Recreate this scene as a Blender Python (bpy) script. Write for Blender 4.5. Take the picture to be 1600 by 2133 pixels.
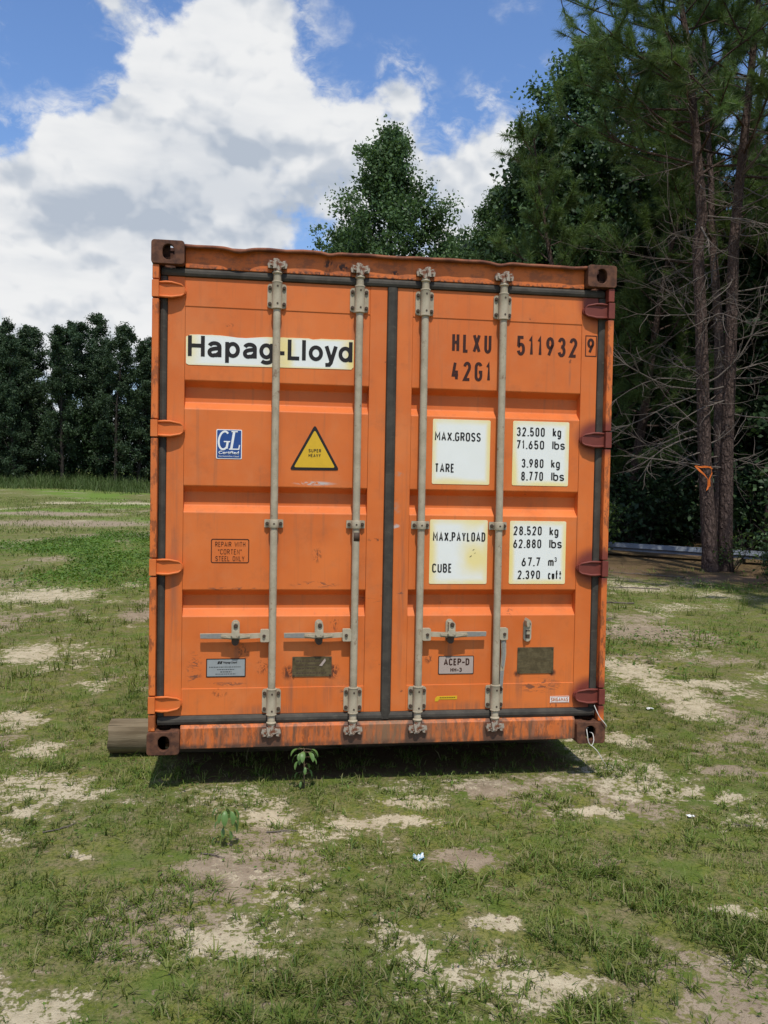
import bpy, bmesh, math, random
import numpy as np
from mathutils import Vector, Matrix

for o in list(bpy.data.objects):
    bpy.data.objects.remove(o)
SC = bpy.context.scene
COL = SC.collection
R_ = math.radians

# ------------------------------------------------------------------ camera
cam = bpy.data.cameras.new('camera')
cam.sensor_fit = 'VERTICAL'
cam.sensor_height = 36.0
cam.lens = 36.0 * 1787.0 / 2133.0
cam.clip_start = 0.05
cam.clip_end = 3000
CAM = bpy.data.objects.new('camera', cam)
CAM.location = (-0.688, -4.399, 1.658)
CAM.rotation_euler = (R_(87.3255), R_(-1.1652), R_(-8.4579))
COL.objects.link(CAM)
SC.camera = CAM

# ------------------------------------------------------------------ light
SUN_TO = Vector((0.02, -1.0, 2.05)).normalized()
sun = bpy.data.lights.new('sun', 'SUN')
sun.energy = 4.5
sun.angle = R_(0.53)
sun.color = (1.0, 0.955, 0.88)
SUN = bpy.data.objects.new('sun', sun)
SUN.rotation_euler = SUN_TO.to_track_quat('Z', 'Y').to_euler()
SUN.location = (0, -20, 40)
COL.objects.link(SUN)

SC.view_settings.view_transform = 'Standard'
SC.view_settings.look = 'None'
SC.cycles.max_bounces = 6
SC.cycles.diffuse_bounces = 3
SC.cycles.glossy_bounces = 2
SC.cycles.transmission_bounces = 3
SC.cycles.transparent_max_bounces = 4
SC.view_settings.exposure = -0.27
SC.view_settings.gamma = 1.0


def nd(tree, typ, ins=None, **props):
    n = tree.nodes.new(typ)
    for k, v in props.items():
        setattr(n, k, v)
    for k, v in (ins or {}).items():
        s = n.inputs[k]
        if isinstance(v, bpy.types.NodeSocket):
            tree.links.new(v, s)
        else:
            s.default_value = v
    return n


def mth(t, op, a, b=0.0, c=0.0, clamp=False):
    n = nd(t, 'ShaderNodeMath', {0: a, 1: b, 2: c}, operation=op, use_clamp=clamp)
    return n.outputs[0]


def vm(t, op, a, b=(0, 0, 0)):
    n = nd(t, 'ShaderNodeVectorMath', {0: a, 1: b}, operation=op)
    return n.outputs['Value'] if op in ('LENGTH', 'DOT_PRODUCT', 'DISTANCE') else n.outputs[0]


def mr(t, v, a, b, c=0.0, d=1.0, smooth=True):
    n = nd(t, 'ShaderNodeMapRange', {0: v, 1: a, 2: b, 3: c, 4: d})
    if smooth:
        n.interpolation_type = 'SMOOTHSTEP'
    n.clamp = True
    return n.outputs[0]


def noise(t, vec, scale, detail=4.0, rough=0.55, dist=0.0, col=False):
    n = nd(t, 'ShaderNodeTexNoise', {'Vector': vec, 'Scale': scale, 'Detail': detail, 'Roughness': rough, 'Distortion': dist})
    return n.outputs['Color'] if col else n.outputs['Fac']


def mix(t, f, a, b, blend='MIX'):
    n = t.nodes.new('ShaderNodeMix')
    n.data_type = 'RGBA'
    n.blend_type = blend
    n.clamp_factor = True
    for i, v in ((0, f), (6, a), (7, b)):
        s = n.inputs[i]
        if isinstance(v, bpy.types.NodeSocket):
            t.links.new(v, s)
        else:
            s.default_value = v if i == 0 else (tuple(v) + (1,) if len(v) == 3 else v)
    return n.outputs[2]


# ------------------------------------------------------------------ sky
world = bpy.data.worlds.new('World')
SC.world = world
world.use_nodes = True
wt = world.node_tree
wt.nodes.clear()
sky = nd(wt, 'ShaderNodeTexSky', sky_type='NISHITA', sun_disc=False)
sky.sun_elevation = math.asin(SUN_TO.z)
sky.sun_rotation = math.atan2(SUN_TO.x, SUN_TO.y)
sky.altitude = 50
sky.air_density = 1.15
sky.dust_density = 0.6
sky.ozone_density = 2.2
gen = nd(wt, 'ShaderNodeTexCoord').outputs['Generated']
dirv = vm(wt, 'NORMALIZE', gen)
sep = nd(wt, 'ShaderNodeSeparateXYZ', {0: dirv})
zz = sep.outputs[2]
# cloud deck seen in perspective: stretch directions towards the horizon
warp = vm(wt, 'MULTIPLY', dirv, (1.0, 1.0, 1.25))
big = noise(wt, vm(wt, 'ADD', warp, (3.1, 0.4, 7.7)), 2.3, 2.0, 0.5)
mid = noise(wt, vm(wt, 'ADD', warp, (1.7, 5.2, 2.2)), 6.5, 8.0, 0.60)
fine = noise(wt, vm(wt, 'ADD', warp, (8.2, 1.3, 4.4)), 22.0, 5.0, 0.62)
def puffs(vec, sc_, det):
    v_ = nd(wt, 'ShaderNodeTexVoronoi', {'Vector': vec, 'Scale': sc_, 'Detail': det, 'Roughness': 0.55, 'Lacunarity': 2.1}, feature='F1', normalize=True)
    return v_.outputs['Distance']
pw = vm(wt, 'ADD', warp, vm(wt, 'MULTIPLY', vm(wt, 'SUBTRACT', noise(wt, warp, 9.0, 4, 0.6, col=True), (0.5, 0.5, 0.5)), (0.10, 0.10, 0.10)))
puff = puffs(pw, 9.0, 2.0)
dens = mth(wt, 'MULTIPLY_ADD', big, 1.2, -0.60)
dens = mth(wt, 'ADD', dens, mth(wt, 'MULTIPLY_ADD', mid, 2.5, -1.30))
dens = mth(wt, 'ADD', dens, mth(wt, 'MULTIPLY_ADD', fine, 0.55, -0.275))
dens = mth(wt, 'ADD', dens, mth(wt, 'MULTIPLY_ADD', puff, -1.5, 0.42))
# lower sky carries more cloud, as distant cumulus overlap
dens = mth(wt, 'ADD', dens, mr(wt, zz, 0.42, 0.12, 0.0, 0.30))
# (direction, angular radius, weight): the cumulus heaps and the blue gaps between them
HEAPS = [((-0.05, 0.925, 0.375), 0.17, 0.42), ((0.015, 0.91, 0.395), 0.10, 0.30), ((-0.149, 0.941, 0.305), 0.11, 0.35), ((-0.12, 0.958, 0.25), 0.16, 0.30),
         ((-0.229, 0.957, 0.176), 0.14, 0.32), ((0.057, 0.963, 0.25), 0.11, 0.40), ((0.12, 0.93, 0.36), 0.065, 0.42), ((0.150, 0.905, 0.415), 0.040, 0.48),
         ((0.255, 0.900, 0.355), 0.075, 0.52), ((0.186, 0.937, 0.285), 0.10, 0.42), ((-0.25, 0.935, 0.245), 0.09, 0.28), ((0.0, 0.892, 0.455), 0.055, 0.28),
         ((-0.128, 0.888, 0.445), 0.05, 0.18), ((-0.27, 0.87, 0.42), 0.05, 0.25), ((0.30, 0.93, 0.25), 0.12, 0.2),
         ((0.115, 0.885, 0.470), 0.105, -0.60), ((0.26, 0.86, 0.46), 0.15, -0.62), ((0.075, 0.915, 0.405), 0.045, -0.36), ((0.205, 0.915, 0.365), 0.050, -0.42),
         ((-0.215, 0.90, 0.385), 0.075, -0.50), ((-0.165, 0.905, 0.395), 0.045, -0.40), ((-0.185, 0.935, 0.315), 0.035, -0.34), ((-0.10, 0.885, 0.46), 0.04, -0.25), ((-0.245, 0.915, 0.32), 0.03, -0.3), ((0.022, 0.952, 0.318), 0.032, -0.40), ((-0.145, 0.935, 0.33), 0.028, -0.24), ((0.40, 0.83, 0.40), 0.15, -0.4)]
for d, rad, w in HEAPS:
    dist = vm(wt, 'DISTANCE', dirv, tuple(Vector(d).normalized()))
    dens = mth(wt, 'ADD', dens, mr(wt, dist, rad * 1.25, rad * 0.25, 0.0, w))
cov = mr(wt, dens, -0.02, 0.34)
wisp = noise(wt, vm(wt, 'ADD', vm(wt, 'MULTIPLY', pw, (1, 1, 1.7)), (4.0, 2.0, 9.0)), 11.0, 6.0, 0.66)
wisp = mth(wt, 'MULTIPLY', mr(wt, wisp, 0.46, 0.70, 0.0, 0.8), mr(wt, dens, -0.62, 0.0))
cov = mth(wt, 'MAXIMUM', cov, wisp)
# self shading: density again, a little way towards the sun (up), tells lit tops from grey bases
mid_up = noise(wt, vm(wt, 'ADD', vm(wt, 'ADD', warp, (1.7, 5.2, 2.2)), (0.004, -0.012, 0.045)), 6.5, 4.0, 0.55)
mid_lo = noise(wt, vm(wt, 'ADD', warp, (1.7, 5.2, 2.2)), 6.5, 4.0, 0.55)
puff_up = puffs(vm(wt, 'ADD', pw, (0.0, -0.006, 0.016)), 9.0, 2.0)
shade = mr(wt, mth(wt, 'ADD', mth(wt, 'SUBTRACT', mid_up, mid_lo), mth(wt, 'MULTIPLY', mth(wt, 'SUBTRACT', puff, puff_up), 1.3)), -0.06, 0.20)
soft = noise(wt, vm(wt, 'MULTIPLY', warp, (1, 1, 2.6)), 4.6, 5.0, 0.5)
shade = mth(wt, 'MULTIPLY_ADD', shade, 0.72, mth(wt, 'MULTIPLY', mr(wt, soft, 0.45, 0.70), 0.46), clamp=True)
CB = 9.0
ccol = mix(wt, shade, (1.16 * CB, 1.17 * CB, 1.18 * CB), (0.62 * CB, 0.70 * CB, 0.82 * CB))
skyb = mix(wt, 1.0, sky.outputs[0], (1.34, 1.58, 1.98), 'MULTIPLY')
haze_f = mr(wt, zz, 0.36, 0.0, 0.0, 0.55)
skyb = mix(wt, haze_f, skyb, (0.50 * CB, 0.66 * CB, 0.88 * CB))
wcol = mix(wt, cov, skyb, ccol)
bg = nd(wt, 'ShaderNodeBackground', {'Color': wcol, 'Strength': 0.1})
world.cycles.sampling_method = 'MANUAL'
world.cycles.sample_map_resolution = 256
nd(wt, 'ShaderNodeOutputWorld', {'Surface': bg.outputs[0]})
# ------------------------------------------------------------------ helpers
def tag(o, label=None, cat=None, group=None, kind=None):
    if label: o['label'] = label
    if cat: o['category'] = cat
    if group: o['group'] = group
    if kind: o['kind'] = kind
    return o


def link(name, me, parent=None, loc=None):
    o = bpy.data.objects.new(name, me)
    COL.objects.link(o)
    if parent is not None:
        o.parent = parent
    if loc is not None:
        o.location = loc
    return o


def empty(name, loc=(0, 0, 0), rot=(0, 0, 0)):
    o = bpy.data.objects.new(name, None)
    o.empty_display_size = 0.2
    COL.objects.link(o)
    o.location = loc
    o.rotation_euler = rot
    return o


def mesh_np(name, V, faces, mats, mat_idx=None, smooth=False):
    """V (n,3); faces: list of int arrays (m,k)."""
    V = np.asarray(V, dtype=np.float32)
    faces = [np.asarray(f, dtype=np.int32) for f in faces if len(f)]
    me = bpy.data.meshes.new(name)
    me.vertices.add(len(V))
    me.vertices.foreach_set('co', V.ravel())
    tot = np.concatenate([np.full(len(f), f.shape[1], dtype=np.int32) for f in faces])
    idx = np.concatenate([f.ravel() for f in faces])
    me.loops.add(len(idx))
    me.loops.foreach_set('vertex_index', idx)
    me.polygons.add(len(tot))
    me.polygons.foreach_set('loop_start', np.concatenate([[0], np.cumsum(tot)[:-1]]).astype(np.int32))
    me.polygons.foreach_set('loop_total', tot)
    if mat_idx is not None:
        me.polygons.foreach_set('material_index', np.asarray(mat_idx, dtype=np.int32))
    if smooth:
        me.polygons.foreach_set('use_smooth', np.ones(len(tot), dtype=bool))
    for m in (mats if isinstance(mats, (list, tuple)) else [mats]):
        me.materials.append(m)
    me.update(calc_edges=True)
    me.validate()
    return me


class MB:
    """collects boxes, prisms, tubes and strips for one mesh"""
    def __init__(self):
        self.v, self.f, self.m, self.s = [], [], [], []
        self.mi = 0

    def add(self, V, F, smooth=False):
        b = len(self.v)
        self.v += [tuple(map(float, p)) for p in V]
        self.f += [tuple(b + i for i in f) for f in F]
        self.m += [self.mi] * len(F)
        self.s += [smooth] * len(F)
        return self

    def box(self, x0, x1, y0, y1, z0, z1):
        V = [(x, y, z) for x in (x0, x1) for y in (y0, y1) for z in (z0, z1)]
        return self.add(V, [(0, 1, 3, 2), (4, 6, 7, 5), (0, 4, 5, 1), (2, 3, 7, 6), (0, 2, 6, 4), (1, 5, 7, 3)])

    def prism_y(self, outline, y0, y1, smooth=False):
        """outline: (x,z) loop counter-clockwise seen from -y; extruded y0..y1"""
        n = len(outline)
        V = [(x, y0, z) for x, z in outline] + [(x, y1, z) for x, z in outline]
        F = [tuple(range(n)), tuple(range(2 * n - 1, n - 1, -1))]
        self.add(V, F)
        return self.add(V, [(i, i + n, (i + 1) % n + n, (i + 1) % n) for i in range(n)], smooth)

    def prism_x(self, outline, x0, x1):
        n = len(outline)
        V = [(x0, y, z) for y, z in outline] + [(x1, y, z) for y, z in outline]
        F = [tuple(range(n)), tuple(range(2 * n - 1, n - 1, -1))] + [(i, i + n, (i + 1) % n + n, (i + 1) % n) for i in range(n)]
        return self.add(V, F)

    def prism_z(self, outline, z0, z1):
        n = len(outline)
        V = [(x, y, z0) for x, y in outline] + [(x, y, z1) for x, y in outline]
        F = [tuple(range(n - 1, -1, -1)), tuple(range(n, 2 * n))] + [(i, (i + 1) % n, (i + 1) % n + n, i + n) for i in range(n)]
        return self.add(V, F)

    def tube(self, P, rad, n=10, caps=True):
        V, F = tube(P, rad, n, caps)
        return self.add(V, F, True)

    def build(self, name, mats, parent=None, bevel=0.0, fix=True):
        me = bpy.data.meshes.new(name)
        me.from_pydata(self.v, [], self.f)
        me.polygons.foreach_set('material_index', self.m)
        me.polygons.foreach_set('use_smooth', self.s)
        for m in (mats if isinstance(mats, (list, tuple)) else [mats]):
            me.materials.append(m)
        if fix:
            bm = bmesh.new()
            bm.from_mesh(me)
            bmesh.ops.recalc_face_normals(bm, faces=bm.faces)
            bm.to_mesh(me)
            bm.free()
        me.update()
        o = link(name, me, parent)
        if bevel:
            md = o.modifiers.new('bevel', 'BEVEL')
            md.width = bevel
            md.segments = 2
            md.limit_method = 'ANGLE'
            md.angle_limit = R_(40)
        return o


def tube(P, rad, n=8, caps=True):
    P = np.asarray(P, float)
    m = len(P)
    rad = np.broadcast_to(np.asarray(rad, float), (m,))
    T = np.gradient(P, axis=0)
    T /= np.linalg.norm(T, axis=1)[:, None] + 1e-12
    up = np.array([0.0, 0, 1]) if abs(T[:, 2]).mean() < 0.8 else np.array([0.0, 1, 0])
    A = np.cross(T, up)
    A /= np.linalg.norm(A, axis=1)[:, None] + 1e-12
    B = np.cross(T, A)
    th = np.linspace(0, 2 * np.pi, n, endpoint=False)
    V = (P[:, None] + rad[:, None, None] * (np.cos(th)[None, :, None] * A[:, None] + np.sin(th)[None, :, None] * B[:, None])).reshape(-1, 3)
    F = []
    for i in range(m - 1):
        for j in range(n):
            k = (j + 1) % n
            F.append((i * n + j, i * n + k, (i + 1) * n + k, (i + 1) * n + j))
    if caps:
        F.append(tuple(range(n - 1, -1, -1)))
        F.append(tuple(range((m - 1) * n, m * n)))
    return V, F


def tubes_np(paths, n):
    """many tubes -> arrays (quads only)"""
    Vs, Fs, b = [], [], 0
    for P, r in paths:
        P = np.asarray(P, float)
        V, F = tube(P, r, n, False)
        Vs.append(V)
        Fs.append(np.array(F) + b)
        b += len(V)
    return np.concatenate(Vs), np.concatenate(Fs)


def rrect(x0, x1, z0, z1, r, k=4):
    pts = []
    for cx, cz, a0 in ((x1 - r, z0 + r, -90), (x1 - r, z1 - r, 0), (x0 + r, z1 - r, 90), (x0 + r, z0 + r, 180)):
        for i in range(k + 1):
            a = R_(a0 + 90 * i / k)
            pts.append((cx + r * math.cos(a), cz + r * math.sin(a)))
    return pts


def circ(cx, cz, r, n=12, rz=None):
    rz = rz or r
    return [(cx + r * math.cos(2 * math.pi * i / n), cz + rz * math.sin(2 * math.pi * i / n)) for i in range(n)]


def hash2(ix, iy, seed):
    h = (ix.astype(np.int64) * 374761393 + iy.astype(np.int64) * 668265263 + seed * 974634541) & 0xFFFFFFFF
    h = ((h ^ (h >> 13)) * 1274126177) & 0xFFFFFFFF
    h = h ^ (h >> 16)
    return (h & 0xFFFFFF) / float(0xFFFFFF)


def vnoise(x, y, seed=0):
    xi, yi = np.floor(x), np.floor(y)
    fx, fy = x - xi, y - yi
    fx, fy = fx * fx * (3 - 2 * fx), fy * fy * (3 - 2 * fy)
    a, b = hash2(xi, yi, seed), hash2(xi + 1, yi, seed)
    c, d = hash2(xi, yi + 1, seed), hash2(xi + 1, yi + 1, seed)
    return (a * (1 - fx) + b * fx) * (1 - fy) + (c * (1 - fx) + d * fx) * fy


def fbm(x, y, seed=0, oct_=4):
    s, a, t = 0.0, 1.0, 0.0
    for i in range(oct_):
        s = s + a * vnoise(x * 2 ** i + 17.3 * i, y * 2 ** i - 9.1 * i, seed + i)
        t += a
        a *= 0.55
    return s / t


def sstep(v, a, b):
    t = np.clip((v - a) / (b - a), 0, 1)
    return t * t * (3 - 2 * t)


# ------------------------------------------------------------------ materials
def new_mat(name):
    m = bpy.data.materials.new(name)
    m.use_nodes = True
    t = m.node_tree
    t.nodes.clear()
    return m, t


def finish(t, col, rough=0.6, spec=0.4, bump=None, bump_d=0.002, bump_s=0.6, metal=0.0):
    ins = {'Base Color': col if isinstance(col, bpy.types.NodeSocket) else tuple(col) + (1,), 'Roughness': rough, 'Specular IOR Level': spec, 'Metallic': metal}
    p = nd(t, 'ShaderNodeBsdfPrincipled', ins)
    if bump is not None:
        b = nd(t, 'ShaderNodeBump', {'Height': bump, 'Strength': bump_s, 'Distance': bump_d})
        t.links.new(b.outputs[0], p.inputs['Normal'])
    nd(t, 'ShaderNodeOutputMaterial', {'Surface': p.outputs[0]})
    return p


def objco(t):
    return nd(t, 'ShaderNodeTexCoord').outputs['Object']


def spot(t, co, cx, cz, hx, hz, soft=0.5):
    """soft ellipse in the door plane (container x,z)"""
    v = vm(t, 'MULTIPLY', vm(t, 'SUBTRACT', co, (cx, 0, cz)), (1 / hx, 0, 1 / hz))
    return mr(t, vm(t, 'LENGTH', v), 1.0, 1.0 - soft)


def simple(name, col, rough=0.6, spec=0.4, var=0.15, scale=30.0, metal=0.0, bump=0.0):
    m, t = new_mat(name)
    co = objco(t)
    n = noise(t, co, scale, 5, 0.6)
    c = mix(t, n, tuple(x * (1 - var) for x in col), tuple(min(1, x * (1 + var)) for x in col))
    finish(t, c, rough, spec, n if bump else None, bump or 0.001, 0.5, metal)
    return m


ORANGE_A = (0.610, 0.138, 0.024)
ORANGE_B = (0.700, 0.175, 0.034)
RUST = (0.085, 0.026, 0.012)
PRIMER = (0.150, 0.030, 0.018)


def paint(name, door=False, sill=False, header=False, right=False, edge=False):
    m, t = new_mat(name)
    co = objco(t)
    n1 = noise(t, co, 2.2, 4, 0.55)
    n2 = noise(t, co, 14.0, 6, 0.6)
    col = mix(t, mr(t, n1, 0.3, 0.7), ORANGE_A, ORANGE_B)
    # chalky fading in broad uneven areas
    fade = noise(t, vm(t, 'ADD', vm(t, 'MULTIPLY', co, (1, 1, 0.6)), (7, 3, 1)), 3.6, 7, 0.66)
    col = mix(t, mr(t, fade, 0.48, 0.72, 0, 0.34), col, (0.64, 0.235, 0.085))
    grime = noise(t, vm(t, 'ADD', co, (2, 9, 4)), 5.5, 8, 0.70)
    col = mix(t, mr(t, grime, 0.52, 0.74, 0, 0.34), col, (0.30, 0.10, 0.038))
    col = mix(t, mr(t, n2, 0.45, 0.8, 0, 0.28), col, (0.56, 0.19, 0.07))
    # runs of dirt washed down the steel
    st = noise(t, vm(t, 'MULTIPLY', co, (1.0, 1.0, 0.045)), 34.0, 5, 0.6)
    col = mix(t, mr(t, st, 0.54, 0.78, 0, 0.40), col, (0.30, 0.115, 0.05))
    # chips down to rust
    v = nd(t, 'ShaderNodeTexVoronoi', {'Vector': vm(t, 'ADD', co, vm(t, 'MULTIPLY', noise(t, co, 60, 3, 0.6, col=True), (0.03, 0.03, 0.03))), 'Scale': 9.0})
    chip_sz = nd(t, 'ShaderNodeSeparateColor', {0: v.outputs['Color']}).outputs[0]
    lim = mr(t, chip_sz, 0.72, 1.0, 0.0, 0.060, False)
    chip = mth(t, 'MULTIPLY', mth(t, 'LESS_THAN', v.outputs['Distance'], lim), mth(t, 'GREATER_THAN', noise(t, co, 120.0, 3, 0.6), 0.40))
    col = mix(t, mth(t, 'MULTIPLY', chip, 0.8), col, (0.16, 0.05, 0.025))
    halo = mr(t, v.outputs['Distance'], mth(t, 'MULTIPLY', lim, 2.4), lim, 0.0, 0.18)
    col = mix(t, halo, col, (0.38, 0.10, 0.03))
    rust = None
    if edge or sill:
        e = noise(t, vm(t, 'MULTIPLY', co, (1, 1, 0.35)), 26.0, 6, 0.68)
        f = mr(t, e, 0.50, 0.58)
        col = mix(t, mth(t, 'MULTIPLY', f, 0.75), col, mix(t, noise(t, co, 50, 4), (0.10, 0.028, 0.012), (0.30, 0.10, 0.035)))
    if sill:
        col = mix(t, mr(t, n2, 0.3, 0.7, 0.10, 0.45), col, (0.36, 0.085, 0.022))
        s1 = noise(t, vm(t, 'MULTIPLY', co, (1.0, 1.0, 0.10)), 55.0, 5, 0.7)
        col = mix(t, mr(t, s1, 0.46, 0.72, 0, 0.65), col, (0.30, 0.155, 0.095))
        s2 = noise(t, vm(t, 'MULTIPLY', vm(t, 'ADD', co, (5, 0, 0)), (1.0, 1.0, 0.16)), 30.0, 6, 0.7)
        col = mix(t, mr(t, s2, 0.44, 0.66, 0, 0.85), col, (0.13, 0.075, 0.045))
        col = mix(t, mth(t, 'MULTIPLY', spot(t, co, 0.06, 0.08, 0.40, 0.6, 0.98), mr(t, noise(t, vm(t, 'MULTIPLY', co, (1, 1, 0.2)), 40.0, 5, 0.65), 0.35, 0.65, 0.35, 1.0)), col, (0.21, 0.125, 0.07))
        low = mr(t, nd(t, 'ShaderNodeSeparateXYZ', {0: co}).outputs[2], 0.055, 0.028)
        col = mix(t, mth(t, 'MULTIPLY', low, mr(t, n2, 0.35, 0.6)), col, (0.10, 0.05, 0.032))
        for cx in (-0.597, -0.173, 0.171, 0.595):
            col = mix(t, mth(t, 'MULTIPLY', spot(t, co, cx, 0.070, 0.066, 0.10, 0.2), 0.88), col, (0.085, 0.048, 0.032))
    if header:
        for (cx, cz, hx, hz) in ((-0.33, 2.52, 0.035, 0.05), (-0.26, 2.515, 0.05, 0.03), (-0.40, 2.475, 0.16, 0.014), (0.02, 2.50, 0.035, 0.02)):
            k = mth(t, 'MULTIPLY', spot(t, co, cx, cz, hx, hz, 0.7), mr(t, noise(t, vm(t, 'MULTIPLY', co, (1, 1, 0.7)), 75.0, 4, 0.6), 0.46, 0.54))
            col = mix(t, k, col, (0.06, 0.025, 0.015))
        col = mix(t, mr(t, noise(t, vm(t, 'MULTIPLY', co, (0.6, 1, 1)), 20.0, 7, 0.7), 0.46, 0.62, 0, 0.6), col, (0.24, 0.08, 0.035))
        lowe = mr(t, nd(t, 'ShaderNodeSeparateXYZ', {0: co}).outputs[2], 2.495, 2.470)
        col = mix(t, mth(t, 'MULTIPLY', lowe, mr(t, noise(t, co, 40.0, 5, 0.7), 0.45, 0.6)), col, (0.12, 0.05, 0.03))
    if door:
        if not right:
            scr = [(-0.385, 1.392, 0.135, 0.014, 'w'), (-0.38, 0.862, 0.16, 0.022, 'd'), (-0.37, 1.015, 0.035, 0.05, 'r'), (-0.83, 2.19, 0.03, 0.016, 'r'),
                   (-0.99, 0.42, 0.05, 0.12, 'd'), (-0.82, 0.345, 0.12, 0.014, 'd'), (-0.645, 0.43, 0.05, 0.05, 'r'), (-0.21, 0.28, 0.035, 0.07, 'd'),
                   (-0.508, 0.40, 0.045, 0.05, 'R'), (-0.275, 0.405, 0.045, 0.055, 'R'), (-0.27, 0.66, 0.03, 0.06, 'r'), (-0.80, 0.84, 0.20, 0.012, 'd'),
                   (-0.06, 1.10, 0.06, 0.012, 'r'), (-0.10, 0.78, 0.10, 0.016, 'd'), (-0.86, 0.30, 0.05, 0.03, 'r'), (-0.75, 0.51, 0.05, 0.06, 'r')]
            streak = [(-0.49, 0.29, 0.035, 0.12), (-0.30, 0.29, 0.04, 0.12), (-0.83, 2.13, 0.03, 0.06), (-0.594, 2.18, 0.05, 0.14), (-0.17, 2.18, 0.05, 0.14), (-0.594, 1.08, 0.05, 0.12), (-0.78, 0.50, 0.03, 0.10), (-0.60, 0.20, 0.30, 0.05), (-1.10, 1.0, 0.035, 0.9)]
        else:
            scr = [(0.06, 1.45, 0.035, 0.018, 'g'), (0.05, 1.27, 0.03, 0.05, 'g'), (0.05, 1.17, 0.025, 0.02, 'w'), (0.69, 0.71, 0.03, 0.03, 'r'),
                   (0.24, 0.46, 0.03, 0.03, 'r'), (0.735, 0.375, 0.03, 0.025, 'R'), (0.93, 0.38, 0.03, 0.025, 'R'), (0.86, 0.31, 0.16, 0.05, 'd'),
                   (0.08, 0.82, 0.06, 0.012, 'd'), (0.61, 1.76, 0.04, 0.01, 'g'), (0.93, 0.20, 0.09, 0.02, 'r'), (0.99, 2.08, 0.015, 0.02, 'r')]
            streak = [(0.745, 0.30, 0.035, 0.13), (0.93, 0.30, 0.03, 0.12), (0.99, 2.0, 0.014, 0.09), (0.178, 2.18, 0.05, 0.14), (0.60, 2.18, 0.05, 0.14), (0.60, 1.08, 0.05, 0.12), (0.35, 0.50, 0.03, 0.10), (0.5, 0.20, 0.45, 0.05), (0.085, 0.9, 0.03, 0.8)]
        for cx, cz, hx, hz, k in scr:
            st_ = (0.35, 1, 1.0) if k in 'wd' else (1, 1, 0.7)
            nn = noise(t, vm(t, 'MULTIPLY', vm(t, 'ADD', co, (cx * 3, 0, cz)), st_), 48.0 if k != 'R' else 40.0, 7, 0.72, 0.8)
            lo, hi, a = {'w': (0.47, 0.51, 0.95), 'd': (0.515, 0.57, 0.8), 'r': (0.50, 0.58, 0.85), 'R': (0.40, 0.52, 0.95), 'g': (0.45, 0.56, 0.6)}[k]
            c = {'w': (0.50, 0.46, 0.42), 'd': (0.10, 0.055, 0.04), 'r': (0.14, 0.045, 0.02), 'R': (0.09, 0.03, 0.016), 'g': (0.40, 0.25, 0.17)}[k]
            f = mth(t, 'MULTIPLY', mth(t, 'MULTIPLY', spot(t, co, cx, cz, hx, hz, 0.7), mr(t, nn, lo, hi)), a)
            col = mix(t, f, col, c)
        for cx, cz, hx, hz in streak:
            nn = noise(t, vm(t, 'MULTIPLY', co, (1, 1, 0.05)), 60.0, 4, 0.6)
            col = mix(t, mth(t, 'MULTIPLY', mth(t, 'MULTIPLY', spot(t, co, cx, cz, hx, hz, 0.9), mr(t, nn, 0.3, 0.65)), 0.62), col, (0.24, 0.10, 0.055))
    if right:
        # red oxide primer sprayed round the repaired hinges
        for cz in (2.40, 1.67, 0.965, 0.255):
            k = spot(t, co, 1.165, cz, 0.165, 0.125 if cz < 2 else 0.15, 0.5)
            k = mth(t, 'MULTIPLY', k, mr(t, noise(t, co, 16, 4), 0.1, 0.55, 0.75, 1.0))
            col = mix(t, k, col, (0.20, 0.042, 0.026))
    rg = mix(t, chip, mix(t, fade, (0.40, 0.40, 0.40), (0.72, 0.72, 0.72)), (0.85, 0.85, 0.85))
    finish(t, col, rg, 0.35, mth(t, 'ADD', mth(t, 'MULTIPLY', n2, 0.5), mth(t, 'MULTIPLY', chip, -0.5)), 0.0015, 0.5)
    return m


M = {}
M['door_left'] = paint('weathered orange paint, left door', door=True)
M['door_right'] = paint('weathered orange paint, right door', door=True, right=True)
M['orange'] = paint('weathered orange paint')
M['sill'] = paint('scuffed orange paint', sill=True)
M['header'] = paint('scraped orange paint', header=True)
M['post_left'] = paint('chipped orange paint on post', edge=True)
M['post_right'] = paint('chipped orange paint and primer on post', edge=True, right=True)
M['primer'] = simple('red oxide primer', (0.165, 0.036, 0.024), 0.6, 0.35, 0.25, 25, bump=0.001)
M['rust'] = None
m, t = new_mat('rusty brown casting')
co = objco(t)
a, b = noise(t, co, 22, 6, 0.65), noise(t, co, 70, 5, 0.7)
c = mix(t, mr(t, a, 0.35, 0.65), (0.062, 0.028, 0.018), (0.150, 0.064, 0.034))
c = mix(t, mr(t, b, 0.62, 0.72, 0, 0.8), c, (0.26, 0.11, 0.055))
finish(t, c, 0.75, 0.25, b, 0.002, 0.6)
M['rust'] = m
m, t = new_mat('rusty lip')
co = objco(t)
a = noise(t, co, 9, 6, 0.65)
c = mix(t, mr(t, a, 0.35, 0.62), (0.105, 0.034, 0.020), (0.27, 0.092, 0.042))
finish(t, c, 0.7, 0.25, a, 0.002, 0.5)
M['lip'] = m
M['dark'] = simple('near-black post channel', (0.030, 0.018, 0.014), 0.8, 0.2, 0.3, 20)  # near-black colour for the inner channel of the corner posts
m, t = new_mat('grey rubber gasket')
co = objco(t)
a = noise(t, co, 12, 5, 0.6)
b = noise(t, vm(t, 'MULTIPLY', co, (0.3, 1, 1)), 60, 4, 0.6)
c = mix(t, mr(t, a, 0.3, 0.7), (0.042, 0.037, 0.030), (0.072, 0.063, 0.050))
c = mix(t, mr(t, b, 0.55, 0.75, 0, 0.5), c, (0.12, 0.105, 0.078))
finish(t, c, 0.75, 0.25, b, 0.001, 0.4)
M['rubber'] = m
m, t = new_mat('dusty galvanised steel')
co = objco(t)
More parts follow.
